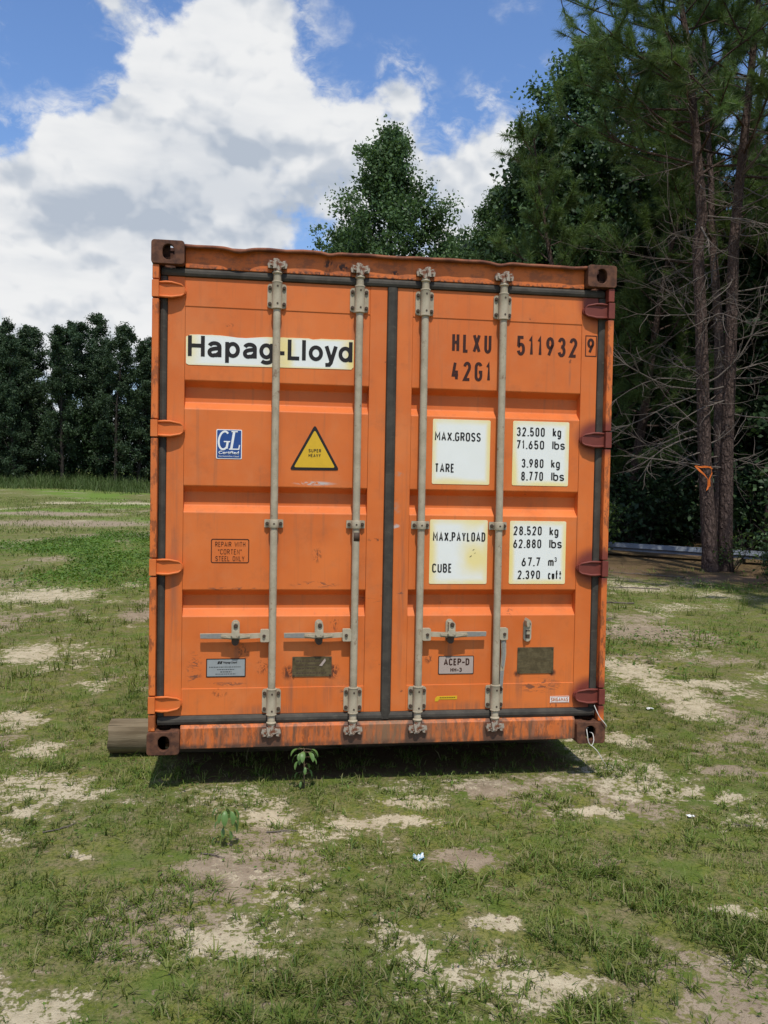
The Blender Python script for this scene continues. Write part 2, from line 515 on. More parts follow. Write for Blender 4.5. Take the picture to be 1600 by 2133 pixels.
a = noise(t, co, 18, 6, 0.65)
b = noise(t, vm(t, 'MULTIPLY', co, (1, 1, 0.25)), 60, 5, 0.65)
c = mix(t, mr(t, a, 0.3, 0.7), (0.345, 0.292, 0.200), (0.450, 0.385, 0.272))
c = mix(t, mr(t, b, 0.60, 0.74, 0, 0.55), c, (0.19, 0.155, 0.10))
r2 = noise(t, vm(t, 'ADD', co, (3, 1, 6)), 26, 6, 0.7)
c = mix(t, mr(t, r2, 0.60, 0.68, 0, 0.7), c, (0.17, 0.085, 0.045))
finish(t, c, 0.62, 0.3, a, 0.001, 0.4)
M['galv'] = m
m, t = new_mat('rust-bitten cam steel')
co = objco(t)
a = noise(t, co, 45, 5, 0.65)
c = mix(t, mr(t, a, 0.46, 0.56), (0.36, 0.31, 0.24), (0.17, 0.062, 0.03))
finish(t, c, 0.65, 0.3, a, 0.001, 0.4)
M['cam'] = m
M['bolt'] = simple('rusty bolt', (0.075, 0.048, 0.032), 0.7, 0.3, 0.3, 60)
M['bare'] = simple('worn bare steel', (0.30, 0.29, 0.265), 0.45, 0.5, 0.35, 90, 0.35)
M['black'] = simple('black vinyl', (0.018, 0.015, 0.013), 0.5, 0.3, 0.2, 40)
M['brown_ink'] = simple('dark brown lettering', (0.045, 0.013, 0.007), 0.5, 0.3, 0.2, 40)
M['brass'] = None
m, t = new_mat('tarnished brass plate')
co = objco(t)
a = noise(t, co, 40, 5, 0.6)
b = noise(t, vm(t, 'MULTIPLY', co, (14, 1, 170)), 1.0, 3, 0.7)
c = mix(t, mr(t, a, 0.35, 0.65), (0.085, 0.062, 0.026), (0.135, 0.103, 0.048))
c = mix(t, mr(t, b, 0.5, 0.62, 0, 0.5), c, (0.055, 0.043, 0.022))
finish(t, c, 0.6, 0.4, b, 0.0006, 0.5, 0.2)
M['brass'] = m
M['silver'] = simple('brushed silver label', (0.34, 0.36, 0.36), 0.4, 0.5, 0.12, 30, 0.2)
M['pinkgrey'] = simple('faded pink grey label', (0.42, 0.335, 0.285), 0.55, 0.3, 0.12, 20)
M['white'] = simple('white vinyl', (0.80, 0.80, 0.77), 0.4, 0.4, 0.05, 12)
M['blue'] = simple('blue vinyl', (0.018, 0.065, 0.24), 0.4, 0.4, 0.35, 30)
M['yellow'] = simple('yellow vinyl', (0.66, 0.40, 0.020), 0.4, 0.4, 0.12, 25)
M['orange_ink'] = simple('orange lettering', (0.50, 0.14, 0.03), 0.5, 0.3, 0.2, 40)
M['floor'] = simple('dark underfloor', (0.02, 0.014, 0.01), 0.9, 0.1, 0.3, 5)


def vinyl(name, stains):
    """white vinyl label, gone yellow: stains as (u, v, radius u, radius v, amount)"""
    m, t = new_mat(name)
    uv = nd(t, 'ShaderNodeTexCoord').outputs['UV']
    n = noise(t, uv, 2.0, 4, 0.55)
    col = mix(t, n, (0.76, 0.77, 0.70), (0.83, 0.84, 0.80))
    s = nd(t, 'ShaderNodeSeparateXYZ', {0: uv})
    eu = mth(t, 'MINIMUM', s.outputs[0], mth(t, 'SUBTRACT', 1.0, s.outputs[0]))
    ev = mth(t, 'MINIMUM', s.outputs[1], mth(t, 'SUBTRACT', 1.0, s.outputs[1]))
    e = mth(t, 'MINIMUM', eu, ev)
    col = mix(t, mth(t, 'MULTIPLY', mr(t, e, 0.11, 0.015), mr(t, n, 0.3, 0.65, 0.3, 0.75)), col, (0.84, 0.68, 0.22))
    for u, v_, ru, rv, a in stains:
        d = vm(t, 'LENGTH', vm(t, 'MULTIPLY', vm(t, 'SUBTRACT', uv, (u, v_, 0)), (1 / ru, 1 / rv, 0)))
        d = mth(t, 'ADD', d, mth(t, 'MULTIPLY_ADD', n, 0.8, -0.4))
        col = mix(t, mth(t, 'MULTIPLY', mr(t, d, 1.0, 0.1), min(a * 1.35, 1.0)), col, (0.84, 0.68, 0.22))
    finish(t, col, 0.38, 0.4)
    return m


def leafmat(name, cols, trans=0.25, rough=0.5, spec=0.25, tint=0.30):
    m, t = new_mat(name)
    g = nd(t, 'ShaderNodeNewGeometry')
    rnd = g.outputs['Random Per Island']
    ramp = nd(t, 'ShaderNodeValToRGB', {0: rnd})
    e = ramp.color_ramp.elements
    while len(e) < len(cols):
        e.new(0.5)
    for i, c in enumerate(cols):
        e[i].position = i / (len(cols) - 1)
        e[i].color = tuple(c) + (1,)
    col = ramp.outputs[0]
    co = objco(t)
    big = noise(t, co, 0.9, 2, 0.5)
    col = mix(t, mr(t, big, 0.3, 0.7), mix(t, 0.35, col, (0, 0, 0)), col)
    oi = nd(t, 'ShaderNodeObjectInfo').outputs['Random']
    col = mix(t, mth(t, 'MULTIPLY', oi, tint), col, mix(t, 1.0, col, (0.7, 1.0, 1.25), 'MULTIPLY'))
    p = nd(t, 'ShaderNodeBsdfPrincipled', {'Base Color': col, 'Roughness': rough, 'Specular IOR Level': spec})
    tr = nd(t, 'ShaderNodeBsdfTranslucent', {'Color': mix(t, 1.0, col, (1.0, 1.05, 0.6), 'MULTIPLY')})
    mx = nd(t, 'ShaderNodeMixShader', {0: trans, 1: p.outputs[0], 2: tr.outputs[0]})
    nd(t, 'ShaderNodeOutputMaterial', {'Surface': mx.outputs[0]})
    return m


def bark(name, c0, c1, scale=9.0):
    m, t = new_mat(name)
    co = objco(t)
    q = vm(t, 'MULTIPLY', co, (1, 1, 0.28))
    v = nd(t, 'ShaderNodeTexVoronoi', {'Vector': vm(t, 'ADD', q, vm(t, 'MULTIPLY', noise(t, co, 6, 3, 0.6, col=True), (0.12, 0.12, 0.05))), 'Scale': scale}, feature='DISTANCE_TO_EDGE')
    n = noise(t, co, 30, 5, 0.65)
    f = mr(t, v.outputs[0], 0.0, 0.30)
    col = mix(t, mth(t, 'MULTIPLY', mth(t, 'MULTIPLY_ADD', f, 0.6, 0.4), mr(t, n, 0.3, 0.7, 0.15, 1.0)), c0, c1)
    finish(t, col, 0.9, 0.15, mth(t, 'ADD', f, mth(t, 'MULTIPLY', n, 0.4)), 0.02, 0.9)
    return m


M['leaf'] = leafmat('sweetgum leaves', [(0.065, 0.120, 0.046), (0.110, 0.185, 0.070), (0.170, 0.255, 0.105)], 0.36)
M['leaf_far'] = leafmat('leaves of the far trees', [(0.044, 0.078, 0.038), (0.064, 0.105, 0.050), (0.092, 0.135, 0.062)], 0.30)
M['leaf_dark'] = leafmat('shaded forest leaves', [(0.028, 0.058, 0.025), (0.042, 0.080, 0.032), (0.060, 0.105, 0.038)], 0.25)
M['leaf_bright'] = leafmat('young green leaves', [(0.055, 0.105, 0.020), (0.085, 0.15, 0.030), (0.13, 0.18, 0.040)], 0.3)
M['needle'] = leafmat('pine needles', [(0.085, 0.150, 0.055), (0.145, 0.225, 0.070), (0.220, 0.295, 0.095)], 0.36, 0.45, 0.3)
M['needle_far'] = leafmat('shaded pine needles', [(0.080, 0.135, 0.046), (0.130, 0.195, 0.056), (0.185, 0.240, 0.072)], 0.34, 0.5, 0.2)
M['bark'] = bark('pine bark', (0.040, 0.026, 0.021), (0.135, 0.095, 0.078), 15.0)
M['bark_grey'] = bark('grey bark', (0.020, 0.017, 0.014), (0.085, 0.072, 0.058), 14.0)
M['twig'] = simple('dead grey twig', (0.130, 0.108, 0.090), 0.85, 0.15, 0.45, 6)
M['grass'] = leafmat('grass blades', [(0.070, 0.122, 0.018), (0.115, 0.185, 0.028), (0.170, 0.235, 0.040), (0.235, 0.260, 0.065), (0.34, 0.30, 0.15)], 0.30, 0.55, 0.2, 0.0)
M['tall_grass'] = leafmat('tall field grass', [(0.065, 0.100, 0.026), (0.095, 0.140, 0.036), (0.130, 0.150, 0.055)], 0.25, 0.6, 0.15)
M['weed'] = leafmat('broad weed leaves', [(0.080, 0.165, 0.022), (0.115, 0.215, 0.030), (0.17, 0.255, 0.045)], 0.3, 0.5, 0.25, 0.0)
# ------------------------------------------------------------------ the container
TILT = R_(0.940)
BOX = empty('shipping_container', (0, 0, 0.2), (-TILT, 0, 0))
tag(BOX, 'weathered orange steel shipping container with double doors, propped on a log', 'shipping container')
CW = 2.438 / 2
YD = 0.06                                            # outer face of the doors behind the corner castings
VX, VZ, VY = -0.688, 1.386, 4.4226


def dx(x, Y=YD): return VX + (x - VX) * (VY + Y) / VY      # survey x / z (taken on the front plane) moved back to depth Y
def dz(z, Y=YD): return VZ + (z - VZ) * (VY + Y) / VY


def boolean_cut(mb_a, cutters, name, mat):
    a = mb_a.build('tmp_a', mat)
    cs = []
    for i, c in enumerate(cutters):
        k = c.build('tmp_c%d' % i, mat)
        cs.append(k)
        md = a.modifiers.new('b%d' % i, 'BOOLEAN')
        md.object = k
        md.operation = 'DIFFERENCE'
        md.solver = 'EXACT'
    bv = a.modifiers.new('bev', 'BEVEL')
    bv.width = 0.003
    bv.segments = 2
    bv.limit_method = 'ANGLE'
    bv.angle_limit = R_(50)
    dg = bpy.context.evaluated_depsgraph_get()
    me = bpy.data.meshes.new_from_object(a.evaluated_get(dg))
    me.name = name
    for o in [a] + cs:
        bpy.data.objects.remove(o)
    return me


def stadium(cx, cz, w, h, n=8):
    r = w / 2
    return [(cx + r * math.cos(R_(a)), cz + (h / 2 - r) + r * math.sin(R_(a))) for a in np.linspace(0, 180, n)] + \
           [(cx + r * math.cos(R_(a)), cz - (h / 2 - r) + r * math.sin(R_(a))) for a in np.linspace(180, 360, n)]


# corner castings (right-hand one modelled, others mirrored)
cb = MB(); cb.prism_y(rrect(1.057, 1.219, 0, 0.118, 0.016), 0, 0.178)
c1 = MB(); c1.prism_y(stadium(1.135, 0.059, 0.058, 0.078), -0.02, 0.05)
c2 = MB(); c2.prism_x([(y, z) for y, z in stadium(0.09, 0.059, 0.07, 0.075)], 1.15, 1.25)
c3 = MB(); c3.prism_z([(x, y) for x, y in stadium(1.135, 0.09, 0.058, 0.11)], -0.02, 0.14)
c4 = MB(); c4.box(1.085, 1.192, 0.03, 0.15, 0.02, 0.098)
cast_me = boolean_cut(cb, [c4, c1, c2, c3], 'corner_casting', M['rust'])
# near-top casting is taller and squarer in look but the same part
L = 12.192
for sx in (-1, 1):
    for z0, sz in ((0, 1), (2.591, -1)):
        for y0, sy in ((0, 1), (L, -1)):
            o = link('corner_casting', cast_me, BOX, (0, y0, z0))
            o.scale = (sx, sy, sz)

# corner posts with their front bars
for sx, mat in ((-1, 'post_left'), (1, 'post_right')):
    p = MB()
    # bar is cut into lengths between the hinge knuckles
    zs = [0.118]
    for zc in (0.254, 0.955, 1.655, 2.351):
        zs += [zc - 0.046, zc + 0.046]
    zs.append(2.473)
    for i in range(0, len(zs), 2):
        a, b = sorted((sx * 1.180, sx * 1.213))
        p.box(a, b, 0.009, 0.06, zs[i] + 0.002, zs[i + 1] - 0.003)
    a, b = sorted((sx * (1.1795 if sx < 0 else 1.199), sx * 1.209))
    p.box(a, b, 0.0605, 0.17, 0.118, 2.473)
    a, b = sorted((sx * 1.10, sx * 1.175))
    p.mi = 1
    p.box(a, b, 0.105, 0.17, 0.118, 2.473)
    p.build('corner_post', [M[mat], M['dark']], BOX, bevel=0.004)
    q = MB()
    a, b = sorted((sx * 1.15, sx * 1.215))
    q.box(a, b, L - 0.14, L - 0.004, 0.118, 2.473)
    q.build('rear_post', M['orange'], BOX)

# header beam, its bent lip, sill
hb = MB()
hb.prism_x([(0.05, 2.468), (0.05, 2.5795), (0.17, 2.5795), (0.17, 2.468)], -1.056, 1.056)
HEAD = hb.build('door_header', M['header'], BOX, bevel=0.004)
nx = 240
xs = np.linspace(-1.0565, 1.0565, nx)
rs = np.random.RandomState(4)
sag = 0.006 * np.interp(xs, np.linspace(-1.06, 1.06, 26), rs.rand(26)) - 0.003
for cx, w, d in ((-0.79, 0.055, 0.018), (-0.33, 0.035, 0.010), (0.575, 0.04, 0.010), (0.98, 0.05, 0.006), (-0.98, 0.06, 0.004)):
    sag = sag + d * np.exp(-((xs - cx) / w) ** 2)
fwd = 0.004 * np.interp(xs, np.linspace(-1.06, 1.06, 40), rs.rand(40)) + 0.010 * np.exp(-((xs + 0.79) / 0.06) ** 2)
lp = []
for yy, zz_ in ((0.0485, 2.5700), (0.0485, 2.5790), (None, 2.5820), (None, 2.5700)):
    y = np.full(nx, yy) if yy is not None else 0.016 - fwd
    z = np.full(nx, zz_) - (sag if yy is None else 0)
    if yy is None and zz_ < 2.575:
        z = z - 0.004 - 0.25 * np.maximum(sag, 0)
    lp.append(np.stack([xs, y, z], 1))
V = np.concatenate(lp)
F = []
for k in range(4):
    k2 = (k + 1) % 4
    i = np.arange(nx - 1)
    F.append(np.stack([k * nx + i, k * nx + i + 1, k2 * nx + i + 1, k2 * nx + i], 1))
F.append(np.array([[0, nx, 2 * nx, 3 * nx], [nx - 1, 4 * nx - 1, 3 * nx - 1, 2 * nx - 1]]))
tag(link('header_lip', mesh_np('header_lip', V, F, M['lip']), HEAD), 'dented rust-brown lip along the top of the doors')
sb = MB()
sb.prism_x([(0.03, 0.020), (0.03, 0.126), (0.046, 0.1385), (0.16, 0.1385), (0.16, 0.020)], -1.056, 1.056)
SILL = sb.build('door_sill', M['sill'], BOX, bevel=0.003)

# walls, rails, roof, floor
def corrugated(y0, y1, z0, z1, x, depth, sx):
    prof, y, per = [], y0, 0.278
    while y < y1 - per:
        prof += [(y, 0), (y + 0.07, 0), (y + 0.139, 1), (y + 0.209, 1)]
        y += per
    prof += [(y, 0), (y1, 0)]
    pr = np.array([(x - sx * depth * d, yy) for yy, d in prof])
    n = len(pr)
    V = np.concatenate([np.column_stack([pr, np.full(n, z0)]), np.column_stack([pr, np.full(n, z1)])])
    i = np.arange(n - 1)
    return V, np.stack([i, i + 1, n + i + 1, n + i], 1)


for sx in (-1, 1):
    V, F = corrugated(0.165, L - 0.14, 0.155, 2.535, sx * 1.206, 0.036, sx)
    link('side_wall', mesh_np('side_wall', V, [F if sx > 0 else F[:, ::-1]], M['orange']), BOX)
    a, b = sorted((sx * 1.150, sx * 1.214))
    mb = MB(); mb.box(a, b, 0.178, L - 0.178, 2.528, 2.585); mb.build('top_rail', M['orange'], BOX)
    mb = MB(); mb.box(a, b, 0.178, L - 0.178, 0.014, 0.162); mb.build('bottom_rail', M['sill'], BOX)
V, F = corrugated(-1.15, 1.15, 0.15, 2.53, L - 0.03, 0.04, 1)
V = V[:, [1, 0, 2]]
link('front_wall', mesh_np('front_wall', V, [F], M['orange']), BOX)
mb = MB(); mb.box(-1.149, 1.149, 0.171, L - 0.06, 2.563, 2.572); mb.build('roof', M['orange'], BOX)
mb = MB(); mb.box(-1.149, 1.149, 0.171, L - 0.06, 0.135, 0.150); FLOOR = mb.build('floor', M['floor'], BOX)
for i in range(28):
    y = 0.35 + i * (L - 0.7) / 27
    if i == 0:
        mb = MB(); mb.box(-1.148, 1.148, -0.02, 0.02, 0.022, 0.134); cm = mb.build('cross_member', M['floor'], FLOOR); cm.location.y = y
    else:
        c = cm.copy(); COL.objects.link(c); c.parent = FLOOR; c.location.y = y

# ---------------------------------------------------------- doors
PX = {-1: (-1.141, -1.055, -0.109, -0.019), 1: (0.0355, 0.1188, 1.053, 1.1425)}
PZ0, PZ1, RZ0, RZ1 = 0.184, 2.426, 0.324, 2.279
prof = [(YD + 0.004, RZ1)]
for zt, zb in ((1.906, 1.761), (1.370, 1.234), (0.8346, 0.6968)):
    prof += [(YD + 0.004, zt), (YD + 0.049, zt - 0.030), (YD + 0.049, zb + 0.036), (YD + 0.004, zb)]
prof += [(YD + 0.004, RZ0)]
DOOR = {}
for s in (-1, 1):
    xa, xb, xc, xd = PX[s]
    d = MB()
    d.box(xa, xb, YD, YD + 0.06, PZ0, PZ1)
    d.box(xc, xd, YD, YD + 0.06, PZ0, PZ1)
    d.box(xb, xc, YD + 0.0006, YD + 0.06, RZ1, PZ1 - 0.001)
    d.box(xb, xc, YD + 0.0006, YD + 0.06, PZ0 + 0.001, RZ0)
    o = d.build('door', M['door_left' if s < 0 else 'door_right'], BOX, bevel=0.0025)
    DOOR[s] = o
    pz = list(prof)
    n = len(pz)
    V = [(xb + 0.001, y, z) for y, z in pz] + [(xc - 0.001, y, z) for y, z in pz]
    V += [(xb + 0.001, YD + 0.059, RZ0), (xb + 0.001, YD + 0.059, RZ1), (xc - 0.001, YD + 0.059, RZ0), (xc - 0.001, YD + 0.059, RZ1)]
    F = [(i, i + n, i + n + 1, i + 1) for i in range(n - 1)] + [(2 * n, 2 * n + 1, 2 * n + 3, 2 * n + 2)]
    p = MB(); p.add(V, F)
    p.build('corrugated_panel', M['door_left' if s < 0 else 'door_right'], o, bevel=0.004, fix=False)
tag(DOOR[-1], 'left door with the white name label and three closed handles')
tag(DOOR[1], 'right door with the numbers, data labels and red-primed hinges')

# rubber gaskets
GP = [(0.062, 0.0), (0.050, 0.004), (0.045, 0.018), (0.046, 0.032), (0.053, 0.044), (0.062, 0.049)]
def gask(parent, axis, a0, a1, c, w, off=0.0):
    k = w / 0.049
    m_ = MB()
    if axis == 'x':
        m_.prism_x([(y + off, c + z * k) for y, z in GP] + [(0.10, c + w), (0.10, c)], a0, a1)
    else:
        m_.prism_z([(c + z * k, y + off) for y, z in GP] + [(c + w, 0.10), (c, 0.10)], a0, a1)
    return m_.build('gasket', M['rubber'], parent)
gask(DOOR[-1], 'x', -1.172, 0.007, 2.4255, 0.043)
gask(DOOR[1], 'x', 0.0072, 1.172, 2.4255, 0.043)
gask(DOOR[-1], 'x', -1.172, 0.007, 0.1385, 0.046)
gask(DOOR[1], 'x', 0.0072, 1.172, 0.1385, 0.046)
gask(DOOR[-1], 'z', 0.186, 2.424, -1.178, 0.037, 0.004)
gask(DOOR[1], 'z', 0.186, 2.424, 1.1430, 0.054, 0.006)
gask(DOOR[-1], 'z', 0.150, 2.424, -0.0185, 0.0535, -0.004)

# hinges: a tapered blade with rolled edges, on a knuckle in the post
def make_hinge():
    h = MB()
    h.box(-0.036, -0.002, 0.0, 0.05, -0.042, 0.042)                       # knuckle
    out = [(-0.004, -0.036), (0.055, -0.037), (0.105, -0.030), (0.120, -0.018), (0.124, 0.0), (0.120, 0.018), (0.105, 0.030), (0.055, 0.037), (-0.004, 0.036)]
    h.prism_y(out, 0.026, 0.040)
    h.prism_y([(x * 0.8 + 0.03, z * 0.7) for x, z in out[1:8]], 0.040, YD + 0.002)
    for s in (-1, 1):
        h.tube([(-0.004, 0.026, s * 0.034), (0.03, 0.021, s * 0.036), (0.058, 0.022, s * 0.036), (0.105, 0.026, s * 0.027), (0.116, 0.029, s * 0.018)], [0.006, 0.0075, 0.0065, 0.0055, 0.004], 8)
    return h
hl = None
for s in (-1, 1):
    me = None
    for zc in (2.351, 1.655, 0.955, 0.254):
        if me is None:
            o = make_hinge().build('hinge', M['orange'] if s < 0 else M['primer'], DOOR[s], bevel=0.003)
            me = o.data
        else:
            o2 = link('hinge', me, DOOR[s])
            md = o2.modifiers.new('bevel', 'BEVEL'); md.width = 0.003; md.segments = 2; md.limit_method = 'ANGLE'; md.angle_limit = R_(40)
            o = o2
        o.location = (s * 1.1785, 0.004, zc)
        o.scale = (-s, 1, 1)
        if s > 0: o['label'] = 'red oxide primed hinge on the right door'

# locking bars
RX = (-0.5944, -0.1685, 0.178, 0.602)
RY = 0.030


def shared(maker, cache={}):
    def place(parent, loc, scale=(1, 1, 1)):
        k = maker.__name__
        if k not in cache:
            cache[k] = maker()
            o = cache[k]
            o.parent = parent
        else:
            o = cache[k].copy()
            COL.objects.link(o)
            o.parent = parent
        o.location = loc
        o.scale = scale
        return o
    return place


def bolt(mb, x, z, y0, y1, r=0.0095):
    k = mb.mi
    mb.mi = 1
    mb.prism_y(circ(x, z, r, 8), y0, y1)
    mb.prism_y(circ(x, z, r * 0.6, 8), y0 - 0.003, y0)
    mb.mi = k


def mk_guide():
    g = MB()
    g.prism_y(rrect(-0.0485, 0.0485, -0.062, 0.062, 0.014), 0.020, 0.0295)
    g.tube([(0, 0, -0.070), (0, 0, -0.064), (0, 0, -0.0635), (0, 0, 0.0635), (0, 0, 0.064), (0, 0, 0.070)], [0.0265, 0.0275, 0.0255, 0.0255, 0.0275, 0.0265], 16)
    g.box(-0.0255, 0.0255, 0.002, 0.0285, -0.060, 0.060)
    for sx in (-1, 1):
        for sz in (-1, 1):
            bolt(g, sx * 0.0365, sz * 0.041, 0.012, 0.021)
    for sz in (-1, 1):
        k = g.mi; g.mi = 1
        g.prism_y(circ(0.002, sz * 0.044, 0.0052, 8), -0.0268, -0.02)
        g.mi = k
    return g.build('rod_guide', [M['galv'], M['bolt']], None, bevel=0.002)


def mk_clamp():
    g = MB()
    g.prism_y(rrect(-0.0485, 0.0485, -0.021, 0.021, 0.005), 0.020, 0.0295)
    V, F = tube([(0, 0, -0.021), (0, 0, 0.021)], 0.0255, 16)
    g.add(V, F, True)
    for sx in (-1, 1):
        bolt(g, sx * 0.035, 0, 0.011, 0.021)
    k = g.mi; g.mi = 1
    g.prism_y(circ(0, 0, 0.005, 8), -0.0262, -0.02)
    g.mi = k
    return g.build('rod_clamp', [M['galv'], M['bolt']], None, bevel=0.002)


def mk_cam():
    """hook-jawed cam at the rod end, z measured away from the rod"""
    g = MB()
    g.tube([(0, 0, -0.010), (0, 0, 0.028), (0, 0, 0.030), (0, 0, 0.036), (0, 0, 0.038), (0, 0, 0.052)], [0.0215, 0.019, 0.025, 0.026, 0.021, 0.019], 14)
    g.mi = 1
    g.prism_y([(-0.016, 0.044), (0.016, 0.044), (0.021, 0.060), (0.036, 0.066), (0.039, 0.080), (0.030, 0.084), (0.016, 0.088), (0.002, 0.104), (-0.020, 0.104), (-0.024, 0.090), (-0.037, 0.084), (-0.038, 0.070), (-0.020, 0.064)], -0.021, 0.012)
    g.prism_y([(-0.024, 0.052), (-0.006, 0.052), (0.002, 0.096), (-0.016, 0.096)], -0.028, -0.020)
    return g.build('cam_end', [M['galv'], M['cam']], None, bevel=0.002)


def mk_keeper():
    g = MB()
    s = 1
    g.prism_y([(s * 0.026, 0.056), (s * 0.047, 0.058), (s * 0.050, 0.076), (s * 0.044, 0.098), (s * 0.026, 0.094)], -0.012, 0.03)
    return g.build('cam_keeper', M['cam'], None, bevel=0.003)


guide, clamp, camend, keeper = shared(mk_guide), shared(mk_clamp), shared(mk_cam), shared(mk_keeper)
for i, x in enumerate(RX):
    D = DOOR[-1 if i < 2 else 1]
    r = MB()
    r.tube([(x, RY, z) for z in np.linspace(0.17, 2.44, 12)], 0.0193, 16)
    if i == 1:                                          # bar with a patch of paint knocked off
        r.mi = 1
        r.tube([(x + 0.001, RY - 0.001, 1.095), (x + 0.001, RY - 0.001, 1.140)], 0.0194, 16)
    r.build('locking_bar', [M['galv'], M['bolt']], D)
    guide(D, (x, RY, 2.349)); guide(D, (x, RY, 0.256)); clamp(D, (x, RY, 1.181))
    camend(D, (x, RY, 2.428), (1 if i < 2 else -1, 1, 1))
    camend(D, (x, RY, 0.180), (1, 1, -1))
    for s in (-1, 1):
        keeper(HEAD, (x, RY + 0.006, 2.428), (s, 1, 1))
        keeper(SILL, (x, RY - 0.006, 0.176), (s, 1, -1))


def mk_handle():
    """swing handle, x measured from the bar towards its tip; (1) lug (2) bar"""
    g = MB()
    g.prism_y(rrect(0.016, 0.062, -0.032, 0.032, 0.007), -0.012, 0.018)
    bolt(g, 0.043, 0, -0.019, -0.011, 0.0085)
    g.mi = 0
    g.prism_y([(0.058, -0.012), (0.135, -0.016), (0.185, -0.022), (0.235, -0.016), (0.365, -0.013), (0.367, 0.012), (0.235, 0.013), (0.185, 0.011), (0.135, 0.010), (0.058, 0.013)], -0.004, 0.008)
    g.mi = 2
    g.prism_y([(0.262, -0.0115), (0.3655, -0.0105), (0.3655, 0.0095), (0.262, 0.0115)], -0.0055, -0.0042)
    g.mi = 0
    g.prism_y([(0.115, -0.004), (0.187, -0.012), (0.26, -0.003), (0.26, 0.004), (0.187, 0.010), (0.115, 0.004)], -0.022, -0.008)
    return g.build('handle', [M['galv'], M['bolt'], M['bare']], None, bevel=0.002)


def mk_retainer():
    g = MB()
    g.prism_y(stadium(0, 0, 0.042, 0.124), 0.024, 0.0335)
    bolt(g, 0.002, 0.040, -0.036, -0.028, 0.0115)
    g.mi = 1
    g.prism_y(stadium(0, -0.040, 0.036, 0.050), -0.012, 0.025)
    g.mi = 0
    g.prism_y(stadium(0.002, 0.022, 0.036, 0.07), -0.030, -0.022)
    g.prism_y([(0.024 * math.cos(R_(a)), -0.002 + 0.02 * math.sin(R_(a))) for a in range(0, 360, 60)], -0.036, -0.030)
    g.box(-0.010, 0.012, -0.024, 0.03, 0.032, 0.050)
    return g.build('handle_catch', [M['galv'], M['bolt'], M['bare']], None, bevel=0.002)


handle, catch = shared(mk_handle), shared(mk_retainer)
HZ = 0.6015
handle(DOOR[-1], (RX[0], RY, HZ), (-1, 1, 1))
handle(DOOR[-1], (RX[1], RY, HZ), (-1, 1, 1))
handle(DOOR[1], (RX[2], RY, HZ), (1, 1, 1))
for x in (-0.783, -0.353):
    catch(DOOR[-1], (x, RY, 0.617))
catch(DOOR[1], (0.348, RY, 0.617))
# fourth handle hangs free beside its bar, and its catch stands open
g = MB()
g.prism_y(rrect(0.016, 0.060, -0.032, 0.032, 0.007), -0.012, 0.018)
bolt(g, 0.041, 0, -0.019, -0.011, 0.0085)
g.mi = 0
g.prism_y([(0.026, -0.028), (0.030, -0.11), (0.024, -0.20), (0.022, -0.285), (0.040, -0.285), (0.046, -0.20), (0.056, -0.11), (0.054, -0.028)], -0.002, 0.010)
g.mi = 2
g.prism_y([(0.031, -0.04), (0.034, -0.11), (0.030, -0.17), (0.038, -0.185), (0.046, -0.16), (0.050, -0.11), (0.048, -0.04)], -0.006, -0.002)
g.prism_y([(0.024, -0.20), (0.023, -0.282), (0.039, -0.282), (0.044, -0.20)], -0.005, -0.002)
o = g.build('handle', [M['galv'], M['bolt'], M['bare']], DOOR[1], bevel=0.002)
o.location = (RX[3], RY, HZ)
tag(o, 'open handle hanging straight down beside the rightmost bar')
g = MB()
g.prism_y(stadium(0, 0, 0.044, 0.122), 0.022, 0.0335)
bolt(g, 0.003, 0.035, 0.012, 0.024, 0.0115)
g.mi = 1
g.box(-0.011, 0.013, 0.019, 0.0222, -0.042, 0.002)
g.mi = 0
g.box(-0.011, 0.013, 0.0165, 0.0192, -0.022, -0.006)
g.prism_y([(-0.016, 0.026), (-0.004, 0.030), (-0.006, 0.062), (-0.014, 0.072), (-0.022, 0.058), (-0.020, 0.040)], -0.028, 0.020)
o = g.build('handle_catch', [M['galv'], M['bolt']], DOOR[1], bevel=0.002)
o.location = (dx(0.762), RY, dz(0.625))
tag(o, 'open handle catch above the right brass plate')
# ---------------------------------------------------------- lettering and labels
def arc(cx, cy, rx, ry, a0, a1, n=9):
    return [(cx + rx * math.cos(R_(a)), cy + ry * math.sin(R_(a))) for a in np.linspace(a0, a1, n)]


